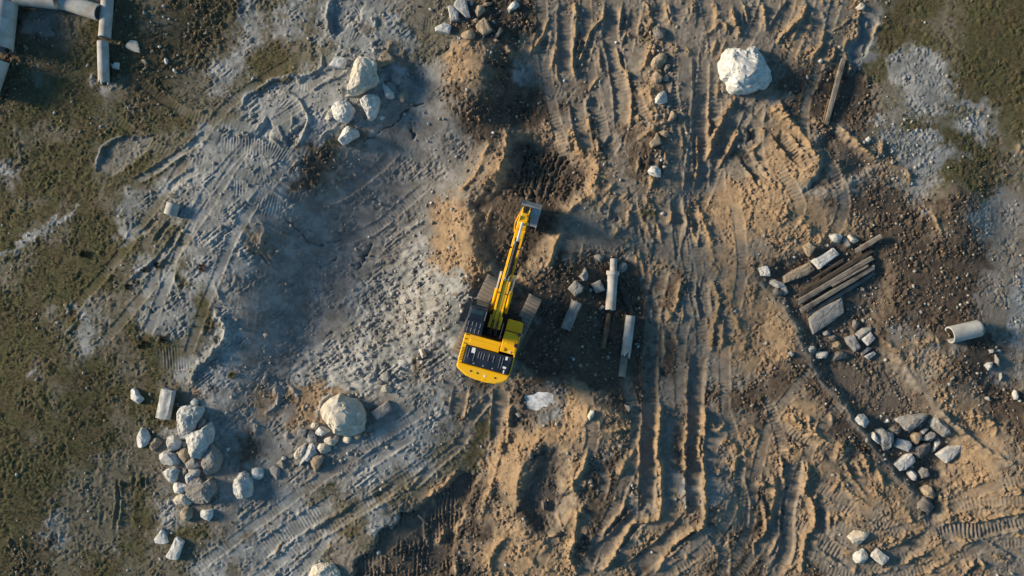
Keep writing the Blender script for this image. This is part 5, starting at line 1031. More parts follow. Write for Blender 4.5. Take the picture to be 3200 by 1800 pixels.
for z_, x_, y_, r_, lab in [
 ('C', 787, 318, 11, 'bright white pebble on the second track from the top left'), ('C', 395, 608, 10, 'bright white pebble at the end of a tan ridge near the upper middle'),
 ('C', 535, 78, 9, 'bright white pebble near the top edge between two tan ridges'), ('f', 280, 480, 20, 'bright white round pebble right above the white-tipped tan boulder'),
 ('g', 322, 775, 22, 'bright white round pebble above the lowest white boulder of the row'), ('B', 1790, 1002, 11, 'bright white pebble on dark soil left of the trench'),
 ('F', 852, 340, 9, 'white pebble on the grey clay in the middle of the bowl'), ('F', 1320, 82, 10, 'white pebble where grey clay meets tan soil above the excavator'),
 ('F', 620, 1245, 7, 'white pebble on the pale rubble below the bowl'), ('J', 940, 795, 12, 'white pebble beside a green tuft at the lower middle'),
 ('J', 925, 1275, 16, 'pale round stone on the stepped edge at the bottom'), ('J', 1340, 358, 10, 'white pebble on grey ground behind the excavator'),
 ('J', 1540, 1275, 17, 'grey stone on dark soil near the bottom, right of the small plank'), ('K', 1420, 355, 8, 'white pebble in the right long rut'),
 ('K', 1055, 1270, 10, 'pale stone between the bent ruts at the bottom'), ('A', 1230, 45, 13, 'pale stone on dark turf near the top edge, biggest of four'),
 ('A', 1230, 125, 9, 'pale pebble on dark turf, left one of the pair near the top edge'), ('A', 1272, 142, 9, 'pale pebble on dark turf, right one of the pair near the top edge'),
 ('A', 1328, 150, 6, 'faint pebble on dark turf, rightmost of four near the top edge'), ('C', 697, 1240, 13, 'grey stone on dark soil right of the trench rim'),
 ('C', 850, 370, 11, 'grey pebble below a tan ridge near the upper middle'), ('J', 1860, 300, 14, 'tan stone at the left foot of the lit bank behind the excavator'),
 ('K', 820, 470, 15, 'grey round stone on dark soil left of the long ruts'), ('K', 600, 565, 9, 'grey pebble right of the crater rim'), ('L', 1345, 850, 12, 'cream pebble on the tan bank right of the lower pit'),
 ('G', 465, 1262, 11, 'pale pebble on dark soil below the grey beam piece'), ('F', 1330, 230, 15, 'grey round stone on the tan bank above the excavator'), ('F', 1500, 205, 18, 'tan upright stone on the tan bank left of the boom'),
 ('H', 1455, 850, 10, 'pale pebble above the closed end of the big pipe'), ('i', 820, 1305, 14, 'dark pebble in the pit above the bread-shaped stone'), ('j', 785, 630, 12, 'pale pebble below the clean-edged slab of the pit'),
]:
    ball(z_, x_, y_, r_, lab, 'w' if 'white' in lab else ('t' if 'tan' in lab else 'k' if 'pale' in lab or 'cream' in lab else 'g'))

# ------------------------------------------------------------------ concrete pipes
def tube_mesh(L, r, th, n=40, nl=14, jag=0.0, jag_end=1, seed=1, cap=False, collar=None):
    """hollow pipe along +X from 0 to L; jag breaks the far end; collar=(length, extra radius) widens the near end"""
    rg = random.Random(seed)
    js = [jag * (rg.random() ** 1.5) for _ in range(n)]
    js = [(js[i - 1] + 2 * js[i] + js[(i + 1) % n]) / 4 * 1.6 for i in range(n)]
    V = []; F = []
    def ring(xf, R):
        for i in range(n):
            a = 2 * math.pi * i / n; Le = L - js[i] if jag else L
            rr = R * (1 + .012 * mnoise.noise(Vector((xf * L * 1.5 + seed * 9, math.cos(a) * 1.4, math.sin(a) * 1.4))))
            V.append((xf * Le, rr * math.cos(a), rr * math.sin(a)))
    xsq = [i / nl for i in range(nl + 1)]
    if collar: xsq = [0, .0001, collar[0] / L, collar[0] / L * 1.35] + [x for x in xsq if x > collar[0] / L * 1.5]
    def rad(x):
        if not collar: return r
        c = collar[0] / L
        return r + collar[1] * (1 if x <= c else max(0, 1 - (x - c) / (c * .35)))
    for x in xsq: ring(x, rad(x))
    if cap:
        for k, q in ((1.03, .93), (1.05, .75), (1.055, .4)): ring(k, r * q)
        m = len(xsq) + 3
        V.append((L * 1.055, 0, 0))
        for q in range(m - 1):
            for i in range(n): F.append((q * n + i, q * n + (i + 1) % n, (q + 1) * n + (i + 1) % n, (q + 1) * n + i))
        for i in range(n): F.append(((m - 1) * n + i, (m - 1) * n + (i + 1) % n, len(V) - 1))
        b = len(V); inn = [0, .9]
        for x in inn: ring(x, (rad(0) if x == 0 else r) - th)
        for i in range(n):
            F.append((b + i, i, (i + 1) % n, b + (i + 1) % n)); F.append((b + n + i, b + i, b + (i + 1) % n, b + n + (i + 1) % n))
        F.append(tuple(b + n + i for i in range(n)))
    else:
        m = len(xsq)
        for x in xsq: ring(x, rad(x) - th)
        for q in range(m - 1):
            for i in range(n):
                j = (i + 1) % n
                F.append((q * n + i, q * n + j, (q + 1) * n + j, (q + 1) * n + i))
                F.append(((m + q) * n + j, (m + q) * n + i, (m + q + 1) * n + i, (m + q + 1) * n + j))
        for i in range(n):
            j = (i + 1) % n
            F.append((j, i, m * n + i, m * n + j)); F.append(((m - 1) * n + i, (m - 1) * n + j, (2 * m - 1) * n + j, (2 * m - 1) * n + i))
    me = bpy.data.meshes.new('pipe'); me.from_pydata(V, [], F); me.update()
    me.polygons.foreach_set('use_smooth', np.ones(len(F), dtype=bool))
    try: me.set_sharp_from_angle(angle=math.radians(40))
    except Exception: pass
    return me
def lay(a, b, r, sink=.05, lift=0.0):
    """ends (picture px) of a rod of radius r lying on the ground -> location, yaw, pitch, length"""
    xa, ya, za = ground_at(a[0], a[1], r); xb, yb, zb = ground_at(b[0], b[1], r)
    za += r - sink + lift; zb += r - sink + lift
    L = math.sqrt((xb - xa) ** 2 + (yb - ya) ** 2 + (zb - za) ** 2)
    return Vector((xa, ya, za)), math.atan2(yb - ya, xb - xa), -math.asin((zb - za) / L), L
def pipe(a, b, dia, label, th=.07, sink=.06, mat=None, lift=0.0, group='concrete pipes', name='concrete_pipe', **kw):
    r = dia / 2
    loc, yaw, pit_, L = lay(a, b, r, sink, lift)
    o = link(name, tube_mesh(L, r, th, **kw), mat or CONC, loc=loc, rot=(0, pit_, yaw))
    return tag(o, label, 'pipe', group)
pipe((16, 10), (0, 153), 1.15, 'widest concrete pipe at the left edge, upper of two in line', seed=2)
pipe((-10, 183), (-46, 290), 1.15, 'concrete pipe at the left edge below the widest one, in deep shade', seed=3)
pipe((47, -20), (180, -6), 1.1, 'bluish concrete pipe cut by the top edge, next to the top left corner', seed=4)
pipe((-40, -22), (36, -30), 1.0, 'pipe end peeking in at the very top left corner', seed=11)
pipe((192, 2), (307, 38), .84, 'pale concrete pipe slanting down to the right at the top left', seed=5)
pipe((335, -16), (325, 118), .62, 'upright-looking concrete pipe with a sunlit left side at the top edge', seed=6, collar=None, jag=.06)
pipe((319.5, 129), (323, 262), .56, 'lower narrow concrete pipe with a broken open end, above turf', seed=7, jag=.28)
e0 = pts('E', '1304,84 1278,172')
pipe(e0[0], e0[1], .66, 'short white pipe stub alone on the chalk at the left', seed=8, sink=.12, group=None)
hp = pts('h', '645,100 643,246'); pipe(hp[0], hp[1], .37, 'narrow short pipe stuck in front of the socketed pipe', th=.05, seed=9, nl=6)
hp = pts('h', '636,242 606,692'); pipe(hp[0], hp[1], .54, 'concrete pipe with a wide socket end right of the excavator', seed=10, collar=(.20, .07), jag=.08, sink=.02)
hp = pts('h', '836,752 776,1238'); pipe(hp[0], hp[1], .50, 'plain concrete pipe with a jagged lower end right of the rotten log', seed=12, jag=.38, sink=.02)
hp = pts('h', '768,1225 740,1450'); pipe(hp[0], hp[1], .40, 'earth-covered pipe end sunk in the soil below the jagged pipe', seed=13, mat=CONC2, sink=.24)
hp = pts('m', '735,372 1120,283'); pipe(hp[0], hp[1], .88, 'big bluish concrete pipe with a closed rounded end near the right edge', seed=14, th=.08, cap=True, sink=.15)
# fragments of the broken pipe mouth
for q, (s_, lab) in enumerate([('475,670 520,625 555,650 490,690', 'broken shard left of the socketed pipe end'), ('1240,1240 1290,1230 1275,1262', 'x')][:1]):
    stone('h', s_, .2, 'g', lab, .5, 'pipe_shard', 'shard', None)
stone('l', '1530,1215 1565,1190 1580,1235 1545,1255', .12, 'k', 'concrete shard inside the broken mouth of the lower narrow pipe', .5, 'pipe_shard', 'shard', None)

# ------------------------------------------------------------------ timber
def log_mesh(L, w, h, n=14, nl=26, seed=1, square=.6, taper=.1, ragged=.06, flute=0.0):
    V = []; F = []; rg = random.Random(seed)
    er = [[rg.random() * ragged for _ in range(n)] for _ in (0, 1)]
    for q in range(nl + 1):
        t = q / nl
        for i in range(n):
            a = 2 * math.pi * (i + .5) / n; c, s = math.cos(a), math.sin(a)
            e = 1 - square * .72
            c2 = math.copysign(abs(c) ** e, c); s2 = math.copysign(abs(s) ** e, s)
            k = (1 - taper * t) * (1 + .10 * mnoise.noise(Vector((t * L * 2 + seed * 5, c * 2.2, s * 2.2))) + .05 * mnoise.noise(Vector((t * L * .6, c * 6 + seed, s * 6))))
            if flute: k *= 1 + flute * math.cos(7 * a) + .03 * mnoise.noise(Vector((t * L * 5 + seed, c * 5, s * 5)))
            x = t * L + (er[0][i] if q == 0 else -er[1][i] if q == nl else 0)
            V.append((x, c2 * w / 2 * k, s2 * h / 2 * k))
    for q in range(nl):
        for i in range(n):
            j = (i + 1) % n; F.append((q * n + i, q * n + j, (q + 1) * n + j, (q + 1) * n + i))
    F += [tuple(range(n - 1, -1, -1)), tuple(nl * n + i for i in range(n))]
    me = bpy.data.meshes.new('timber'); me.from_pydata(V, [], F); me.update()
    return me
def timber(a, b, w, h, label, mat=None, name='timber_beam', cat='timber', group=None, lift=0.0, sink=.03, flat=False, **kw):
    loc, yaw, pit_, L = lay(a, b, h / 2, sink, lift)
    if flat: pit_ = 0
    o = link(name, log_mesh(L, w, h, **kw), mat or WOOD, loc=loc, rot=(0, pit_, yaw))
    return tag(o, label, cat, group)
dp = pts('D', '572,440 438,940'); timber(dp[0], dp[1], .26, .24, 'long old dark timber lying steeply at the upper right', seed=21, square=.9, mat=WOOD)
dp = pts('D', '462,745 416,935'); timber(dp[0], dp[1], .09, .14, 'thin rust-brown plank along the lower end of the old timber', seed=22, square=.95, mat=WOODR, name='plank', cat='plank')
hp = pts('h', '592,715 520,1140'); timber(hp[0], hp[1], .27, .24, 'rotten brown log below the socketed pipe', seed=23, square=.2, mat=WOODR, name='rotten_log', cat='log', ragged=.3)
hp = pts('h', '712,395 858,742'); timber(hp[0], hp[1], .32, .26, 'dark rotten log slanting between the two concrete pipes', seed=24, square=.2, mat=WOODD, name='rotten_log', cat='log', ragged=.2)
for q in range(9):                                       # splinters of the rotten log
    x0 = 500 + q * 12; hp = pts('h', f'{x0 + 40},{690 + (q % 3) * 20} {x0 - 10 + (q % 4) * 6},{790 + (q * 37) % 60}')
    timber(hp[0], hp[1], .045, .04, ('loose wood splinter at the top of the rotten brown log, ' + ('leftmost', 'second from the left', 'third from the left', 'fourth from the left', 'middle one of nine', 'fourth from the right', 'third from the right', 'second from the right', 'rightmost')[q]), seed=40 + q, square=.5, mat=WOODR if q % 2 else WOODD, name='wood_splinter', cat='splinter', group='splinters of the rotten log', nl=4, n=6, lift=.03 * (q % 3))
for q, (s_, w_, lf, lab) in enumerate([
    ('1185,245 1490,62', .27, .22, 'topmost timber of the pile, its upper end tipped with tan soil'), ('560,735 1400,222', .28, .05, 'second timber from the top of the pile'),
    ('540,822 1400,302', .30, .10, 'third timber from the top of the pile, one of the longest'), ('575,915 1420,408', .27, .16, 'fourth timber from the top of the pile, pale along its upper edge'),
    ('650,958 1425,474', .22, .04, 'lowest timber of the pile, next to the large bluish slab'), ('700,560 1060,330', .18, .26, 'short dark timber lying on top of the second timber'),
    ('900,640 1330,395', .12, .40, 'narrow broken board lying across the middle timbers')]):
    hp = pts('i', s_); timber(hp[0], hp[1], w_, w_ * .85, lab, seed=60 + q, square=.75, mat=WOODD if q in (1, 5) else WOOD, group='timbers of the pile', lift=lf, ragged=.14)
hp = pts('J', '1218,985 1300,1062'); timber(hp[0], hp[1], .11, .08, 'small grey plank on the stepped edge near the bottom', seed=80, square=.9, name='plank', cat='plank', lift=.05)
hp = pts('j', '962,640 1015,780'); timber(hp[0], hp[1], .08, .08, 'brown stick leaning in the pit below the dark brown boulder', seed=81, square=.2, mat=WOODR, name='stick', cat='stick', lift=.12)

for z_, s_, w_, h_, sd_, mt_, g_, lab in (('a', '712,118 618,582', .70, .55, 90, SM['k'], G1, 'long pale column piece with grooves at the top of the left heap'),
                                     ('h', '232,585 92,912', .54, .46, 91, SM['g'], G6, 'long grey concrete column piece right of the excavator')):
    hp = pts(z_, s_); o = timber(hp[0], hp[1], w_, h_, lab, mat=mt_, name='column_fragment', cat='column piece', group=g_, seed=sd_, square=.62, taper=.02, ragged=.10, flute=.055, n=42, nl=34, sink=.08)
    o.data.polygons.foreach_set('use_smooth', np.ones(len(o.data.polygons), dtype=bool))
    try: o.data.set_sharp_from_angle(angle=math.radians(40))
    except Exception: pass

# ------------------------------------------------------------------ puddle
t_ = NT('milky_water'); nn_ = t_.noise(2.2, 5, .6, t_.coord())
pm = t_.out(t_.mix(t_.ramp(nn_, .38, .6), (.40, .42, .43), (.80, .82, .83)), .06, t_.bump(nn_, .05, .02))
pp = resample_closed(PUD, 60); v = []
for q, (a_, b_) in enumerate(pp):
    w_ = 1 + .22 * mnoise.noise(Vector((q * .45, 3, 1))) + .10 * mnoise.noise(Vector((q * 1.3, 7, 1)))
    mx_, my_ = pp.mean(0); x_, y_ = px2w(mx_ + (a_ - mx_) * 1.5, my_ + (b_ - my_) * 1.5); v.append((x_, y_, zpud - .03))
vb = [(a_, b_, c_ - .05) for a_, b_, c_ in v]
me = bpy.data.meshes.new('puddle'); n_ = len(v)
me.from_pydata(v + vb, [], [tuple(range(n_ - 1, -1, -1)), tuple(range(n_, 2 * n_))] + [(i, (i + 1) % n_, n_ + (i + 1) % n_, n_ + i) for i in range(n_)])
bm = bmesh.new(); bm.from_mesh(me); bmesh.ops.recalc_face_normals(bm, faces=bm.faces); bm.to_mesh(me); bm.free()
o = link('puddle', me, pm); tag(o, 'small milky white puddle behind the excavator', kind='structure')
# ------------------------------------------------------------------ excavator
def paint_material(name, c, c2, rough=.38, dust=(.34, .25, .16), amt=.35, metal=0.0):
    t = NT(name); P = t.coord(); n1 = t.noise(1.8, 5, .65, P, .3); n2 = t.noise(26, 4, .7, P)
    g = t.add('ShaderNodeNewGeometry'); sz = t.add('ShaderNodeSeparateXYZ'); t.link(g.outputs['Normal'], sz.inputs[0])
    col = t.mix(t.ramp(n1, .35, .65), c, c2)
    dm = t.math('MULTIPLY', t.ramp(t.math('ADD', n1, t.math('MULTIPLY', t.math('SUBTRACT', n2, .5), .5)), .48, .72, 0, amt), t.ramp(sz.outputs[2], .2, .9, .3, 1.0))
    col = t.mix(dm, col, dust)
    t.b.inputs['Metallic'].default_value = metal; t.b.inputs['Specular IOR Level'].default_value = .4
    return t.out(col, t.math('ADD', t.math('MULTIPLY', dm, .6), rough, True), t.bump(n2, .08, .005))
YEL = paint_material('yellow_machine_paint', (.96, .50, .006), (.98, .55, .010), .33, amt=.22)
NAVY = paint_material('dark_navy_paint', (.012, .020, .034), (.020, .030, .048), .32, (.10, .09, .075), .25)
BLK = paint_material('black_rubber_and_paint', (.010, .010, .011), (.018, .018, .019), .55, (.09, .075, .055), .4)
SHOE = paint_material('dusty_track_steel', (.27, .235, .195), (.38, .335, .28), .75, (.42, .35, .27), .6)
BUCK = paint_material('worn_bucket_steel', (.30, .33, .35), (.48, .50, .51), .34, (.25, .19, .13), .45, .55)
CHR = paint_material('chrome_rod', (.80, .80, .80), (.88, .88, .88), .16, (.6, .55, .5), .05, .55)
WHT = paint_material('white_marker', (.80, .80, .79), (.85, .85, .84), .5, (.5, .45, .38), .15)
STEEL = paint_material('grey_bracket_steel', (.40, .40, .39), (.55, .55, .54), .45, (.3, .24, .17), .3, .3)
GLS = paint_material('tinted_glass', (.020, .050, .065), (.030, .075, .095), .06, (.2, .2, .2), .1)
ex, ey, ez = ground_at(EXC[0], EXC[1], 1.0)
ez = zpad - .04
YAW = math.radians(-15.4); UC = math.radians(-9.8)
exc = link('excavator', None, loc=(ex, ey, ez), rot=(0, 0, YAW)); tag(exc, 'yellow crawler excavator with dark cab and hood, digging in the trench', 'excavator')

# --- undercarriage
shoe_me = MB().box(-.35, .35, -.088, .088, -.012, .018).box(-.35, .35, -.072, -.050, .018, .048).box(-.35, .35, .0, .018, .018, .040).box(-.35, .35, .060, .076, .018, .048).mesh('shoe')
shoe_me.materials.append(SHOE)
RT, HL = .43, 1.72
per = 4 * HL + 2 * math.pi * RT; NS = 48
for sd_ in (-1, 1):
    tr = MB().box(-.20, .20, -HL, HL, .26, .66).cyl((-.14, HL, RT + .03), (.14, HL, RT + .03), RT - .05, 24).cyl((-.16, -HL, RT + .03), (.16, -HL, RT + .03), RT - .05, 24)
    for q in range(7): tr.cyl((-.17, -1.35 + q * .45, .17), (.17, -1.35 + q * .45, .17), .12, 14)
    tr = tr.build('track', BLK, exc, .012)
    tr.rotation_euler = (0, 0, UC); tr.location = (sd_ * 1.17 * math.cos(UC), sd_ * 1.17 * math.sin(UC), 0)
    tag(tr, 'dusty crawler track, %s side' % ('cab' if sd_ < 0 else 'tank'))
    for q in range(NS):
        s_ = per * q / NS
        if s_ < 2 * HL: y, z, a = -HL + s_, 2 * RT + .03, 0
        elif s_ < 2 * HL + math.pi * RT:
            th = (s_ - 2 * HL) / RT; y, z, a = HL + RT * math.sin(th), RT + .03 + RT * math.cos(th), -th
        elif s_ < 4 * HL + math.pi * RT: y, z, a = HL - (s_ - 2 * HL - math.pi * RT), .03, math.pi
        else:
            th = (s_ - 4 * HL - math.pi * RT) / RT; y, z, a = -HL - RT * math.sin(th), RT + .03 - RT * math.cos(th), math.pi - th
        sh = link('track_shoe', shoe_me, None, tr, (0, y, z), (a, 0, 0))
cb = MB().prism([(-.9, -.55), (-.45, -.8), (.45, -.8), (.9, -.55), (.9, .55), (.45, .8), (-.45, .8), (-.9, .55)], .45, .88).cyl((0, 0, .86), (0, 0, 1.05), .62, 28)
o = cb.build('car_body', BLK, exc, .02); o.rotation_euler = (0, 0, UC)

# --- upper structure
MB().prism([(-1.40, -2.3), (1.28, -2.3), (1.28, .52), (.45, .58), (.45, .95), (-.45, .95), (-.50, .80), (-1.42, .80)], 1.02, 1.20).build('deck', BLK, exc, .02)
CWo = [(-1.385, -2.13), (-1.40, -2.36), (-1.30, -2.47), (-.82, -2.72), (-.3, -2.79), (.3, -2.80), (.72, -2.74), (1.08, -2.56), (1.24, -2.40), (1.285, -2.25), (1.285, -2.13)]
CWt = [(x * .985, y if y > -2.2 else y + .035) for x, y in CWo]
cw = MB().prism(CWo, .98, 2.16, CWt).build('counterweight', YEL, exc, .06)
for u_, v_ in ((-.62, -2.40), (-.28, -2.42), (.62, -2.42)):
    MB().cyl((u_, v_, 2.155), (u_, v_, 2.175), .045, 14).cyl((u_, v_, 2.17), (u_, v_, 2.185), .028, 10).build('lifting_plug', BLK, cw)
MB().box(.10 - .055, .10 + .055, -2.52, -2.41, 2.155, 2.172).build('marker_plate', WHT, cw)
MB().box(.10 - .075, .10 + .075, -2.70, -2.60, 2.145, 2.168).build('access_cover', YEL, cw, .006)
# yellow bodywork round the hood
bw = MB().prism([(-1.375, -2.125), (-1.15, -2.125), (-1.15, -1.195), (.47, -1.195), (.47, -.665), (-1.375, -.665)], 1.2, 2.10).box(1.22, 1.285, -2.125, -1.105, 1.2, 2.10)
bw = bw.build('bodywork', YEL, exc, .03)
MB().box(-1.05, .44, -1.06, -.86, 2.10, 2.13).build('service_panel', YEL, bw, .012)
for q in range(3): MB().box(-1.33, -1.24, -.74 - q * .22, -.70 - q * .22, 2.10, 2.14).build('hinge', BLK, bw)
for q in range(9):
    MB().box(-1.33, -1.19, -1.40 - q * .075, -1.37 - q * .075, 2.10, 2.113).build('louvre', BLK, bw)
MB().box(-1.387, -1.370, -2.05, -.75, 1.35, 1.95).build('side_door', YEL, bw, .01)
hood = MB().prism([(-1.145, -2.122), (1.215, -2.122), (1.215, -1.20), (-1.145, -1.20)], 1.3, 2.29, [(-1.115, -2.10), (1.19, -2.10), (1.19, -1.225), (-1.115, -1.225)]).build('engine_hood', NAVY, exc, .05)
def c6(x, y, z):
    """photo crop coordinates on the machine -> machine coordinates at height z"""
    k = (CAMH - z - ez) / CAMH / PPM
    X_ = (1380 + x / 4.2625 - 1600) * k - ex; Y_ = (900 - 880 - y / 4.2625) * k - ey
    c, s = math.cos(-YAW), math.sin(-YAW)
    return X_ * c - Y_ * s, X_ * s + Y_ * c
for x0, ya, yb in ((375, 895, 1010), (450, 920, 1060), (505, 935, 1020), (540, 935, 1030), (575, 950, 1045), (640, 965, 1060), (705, 985, 1080), (790, 1000, 1150), (825, 1015, 1165)):
    u_, va = c6(x0, ya, 2.3); u2, vb_ = c6(x0 - (yb - ya) * .27, yb, 2.3)
    um = (u_ + u2) / 2
    MB().box(um - .008, um + .008, max(vb_, -2.05), va, 2.285, 2.315).build('rib', STEEL, hood)
for q in range(6):
    for w_ in range(3):
        MB().box(-.10 + q * .085, -.055 + q * .085, -1.62 + w_ * .1, -1.575 + w_ * .1, 2.28, 2.297).build('vent_slot', BLK, hood)
for (x0, y0, a, b) in ((425, 915, .085, .13), (866, 1025, .055, .085), (836, 1147, .085, .05), (822, 1210, .03, .09)):
    u_, v_ = c6(x0, y0, 2.3); v_ = max(v_, -2.0)
    MB().box(u_ - a, u_ + a, v_ - b, v_ + b, 2.285, 2.300).build('sticker', WHT, hood)
for q in (-.62, -.15, .33): MB().box(q, q + .07, -2.02, -1.97, 2.285, 2.31).build('latch', STEEL, hood)
# tank and tool boxes on the right
tk = MB().box(.485, 1.285, -1.10, -.06, 1.2, 2.12).build('fuel_tank', YEL, exc, .035)
MB().box(.66, 1.10, -.70, -.42, 2.12, 2.135).build('tread_plate', YEL, tk, .006)
MB().cyl((.62, -.95, 2.12), (.62, -.95, 2.17), .08, 16).build('tank_cap', YEL, tk)
MB().box(.92, 1.02, -1.05, -.97, 2.12, 2.15).build('marker_plate', WHT, tk)
tb = MB().prism([(.485, -.055), (1.285, -.055), (1.265, .50), (1.15, .53), (.56, .53), (.485, .50)], 1.2, 1.86).build('tool_box', YEL, exc, .03)
MB().box(.52, 1.24, -.05, -.02, 1.86, 1.89).build('seam', BLK, tb)
MB().prism([(.50, .535), (1.2, .535), (1.1, .78), (.55, .78)], 1.05, 1.22).build('step', BLK, exc, .01)
rail = MB().tube([(1.29, .50, 1.85), (1.30, .48, 2.45), (1.30, -.10, 2.75), (1.30, -.62, 2.75), (1.30, -.64, 2.10)], .018).tube([(1.30, -.10, 2.75), (1.30, -.10, 2.1)], .016)
rail.tube([(1.22, -1.0, 2.1), (1.22, -.66, 2.45), (1.22, -.35, 2.45), (1.22, -.3, 2.1)], .016)
rail.build('handrail', BLK, exc)
ex1 = MB().cyl((1.19, -.05, 2.05), (1.19, -.05, 2.42), .075, 18).cyl((1.19, -.05, 2.40), (1.19, -.05, 2.47), .098, 18).build('air_cleaner', BLK, exc, .01)
MB().cyl((1.20, -.60, 2.05), (1.20, -.60, 2.50), .06, 16).cyl((1.20, -.60, 2.46), (1.20, -.60, 2.54), .11, 18).build('exhaust', BLK, exc, .01)
MB().box(1.29, 1.37, -.10, -.02, 2.30, 2.36).cyl((1.2, -.06, 2.33), (1.3, -.06, 2.33), .015, 8).build('work_lamp', WHT, exc)
mr = MB().cyl((1.29, .46, 2.2), (1.42, .50, 2.35), .014, 8).box(1.38, 1.44, .38, .56, 2.28, 2.46).build('mirror', BLK, exc, .01)
# cab
CX0, CX1, CV0, CV1 = -1.45, -.58, -.60, .76
cabm = MB().side([(CV0, 1.2), (1.00, 1.2), (1.04, 1.75), (CV1 + .02, 2.86), (CV1 - .08, 2.92), (CV0 + .05, 2.92), (CV0, 2.80)], CX0, CX1).build('cab', NAVY, exc, .05)
MB().prism([(CX0 + .03, CV0 + .03), (CX1 - .03, CV0 + .03), (CX1 - .03, .10), (CX0 + .03, .10)], 2.90, 2.955).build('roof_panel', NAVY, cabm, .02)
sk = MB().prism([(CX0 + .08, .15), (CX1 - .08, .15), (CX1 - .08, .66), (CX0 + .08, .66)], 2.90, 2.945).build('roof_hatch', NAVY, cabm, .02)
MB().box(CX0 + .16, CX1 - .16, .40, .60, 2.94, 2.952).build('pane', GLS, sk)
for q in range(4):
    for w_ in range(2):
        u_ = CX0 + .13 + q * .195
        MB().box(u_ - .010, u_ + .010, -.52 + w_ * .30, -.30 + w_ * .30, 2.953, 2.975).build('roof_rib', STEEL, cabm)
MB().box(CX1 - .045, CX1 - .025, .18, .64, 2.92, 2.965).build('gutter', STEEL, cabm)
# windscreen with frame, sloping forward under the roof edge
def quad(p, th, nrm): return [tuple(Vector(q) + Vector(nrm) * s_ * th / 2 for q in p) for s_ in (-1, 1)]
wsn = Vector((0, .24, .06)).normalized()
a_, b_ = quad([(CX0 + .07, 1.052, 1.72), (CX1 - .07, 1.052, 1.72), (CX1 - .07, .83, 2.80), (CX0 + .07, .83, 2.80)], .02, (0, .97, .22))
MB().raw(list(a_) + list(b_), [(0, 1, 2, 3), (7, 6, 5, 4), (0, 4, 5, 1), (1, 5, 6, 2), (2, 6, 7, 3), (3, 7, 4, 0)]).build('windscreen', GLS, cabm)
for u_ in (CX0 + .03, CX1 - .03): MB().cyl((u_, 1.07, 1.70), (u_, .83, 2.84), .028, 8).build('screen_post', BLK, cabm)
MB().box(CX0, CX1 - .02, .80, 1.10, 1.58, 1.64).build('front_sill', STEEL, cabm, .01)
MB().box(CX0 + .10, CX1 - .20, .93, 1.09, 1.645, 1.67).build('sill_plate', SHOE, cabm)
MB().cyl((CX0 - .02, .95, 1.7), (CX0 - .14, 1.10, 2.15), .014, 8).box(CX0 - .20, CX0 - .06, 1.06, 1.12, 2.05, 2.35).build('mirror', STEEL, cabm)
MB().box(CX0 - .008, CX0 + .004, -.45, .12, 1.75, 2.65).build('side_window', GLS, cabm)
MB().box(CX0 - .008, CX0 + .004, .20, .78, 1.45, 2.62).build('door_window', GLS, cabm)
MB().box(CX1 - .004, CX1 + .008, -.50, .70, 1.75, 2.70).build('side_window', GLS, cabm)
MB().cyl((CX0 - .035, -.25, 1.4), (CX0 - .035, .1, 2.2), .014, 8).build('grab_handle', BLK, cabm)
MB().cyl((CX1 + .04, .60, 1.5), (CX1 + .06, 1.0, 1.9), .03, 10).cyl((CX1 + .06, .98, 1.88), (CX1 + .06, 1.05, 1.95), .055, 12).build('work_lamp', STEEL, cabm)

# --- boom, stick, bucket (profile in v, z)
UB = -.09
bp_low = [(-.02, 1.52), (.35, 1.62), (1.3, 2.35), (2.2, 3.05), (2.9, 3.32), (3.8, 3.22), (5.0, 2.80), (5.42, 2.62)]
bp_up = [(5.55, 2.86), (5.40, 3.05), (4.4, 3.52), (3.4, 3.92), (2.7, 4.02), (2.1, 3.82), (1.2, 3.02), (.2, 2.02), (-.10, 1.85)]
boom = MB().side(bp_low + bp_up, UB - .235, UB + .235)
boom.side([(-.10, 1.50), (.55, 1.75), (.50, 2.28), (-.12, 1.90)], UB - .33, UB + .31)
boom = boom.build('boom', YEL, exc, .035)
up = bp_up[::-1]
for q, du in enumerate((-.20, -.15, .15, .20)):
    P_ = [(UB + du, v_, z_ + .035 + .02 * (q % 2)) for v_, z_ in up[1:-2]]
    MB().tube(P_, .020).build('hydraulic_line', YEL, boom)
for du in (-.115, .115):  # black lines put in as the dark gaps between the pipes
    MB().tube([(UB + du, v_, z_ + .03) for v_, z_ in up[1:-2]], .018).build('hose_or_slot', BLK, boom)
for q, v_ in enumerate((.9, 1.7, 3.0, 3.9, 4.8)):
    zz = np.interp(v_, [p_[0] for p_ in up], [p_[1] for p_ in up])
    MB().box(UB - .24, UB - .11, v_ - .04, v_ + .04, zz - .01, zz + .075).box(UB + .11, UB + .24, v_ - .04, v_ + .04, zz - .01, zz + .075).build('line_clamp', BLK if q % 2 else YEL, boom)
for du in (-.10, .10, -.05, .06):                          # hoses from the deck to the boom foot
    MB().tube([(UB + du * 2.2, -.45, 1.5), (UB + du * 2, -.40, 2.15), (UB + du * 1.6, -.1, 2.35), (UB + du * 1.5, .3, 2.25)], .025).build('hose_or_slot', BLK, boom)
for s_ in (-1, 1):
    MB().cyl((UB + s_ * .36, .78, 1.45), (UB + s_ * .36, 1.85, 2.55), .085, 16).build('boom_cylinder', YEL, exc, .01)
    MB().cyl((UB + s_ * .36, 1.85, 2.55), (UB + s_ * .36, 2.75, 3.48), .048, 14).build('cylinder_rod', CHR, exc)
MB().cyl((UB - .42, 2.75, 3.48), (UB + .42, 2.75, 3.48), .06, 14).build('boom_pin', BLK, exc)
ac0, ac1, ac2 = Vector((UB, 2.42, 4.22)), Vector((UB, 4.22, 4.02)), Vector((UB, 5.20, 3.90))
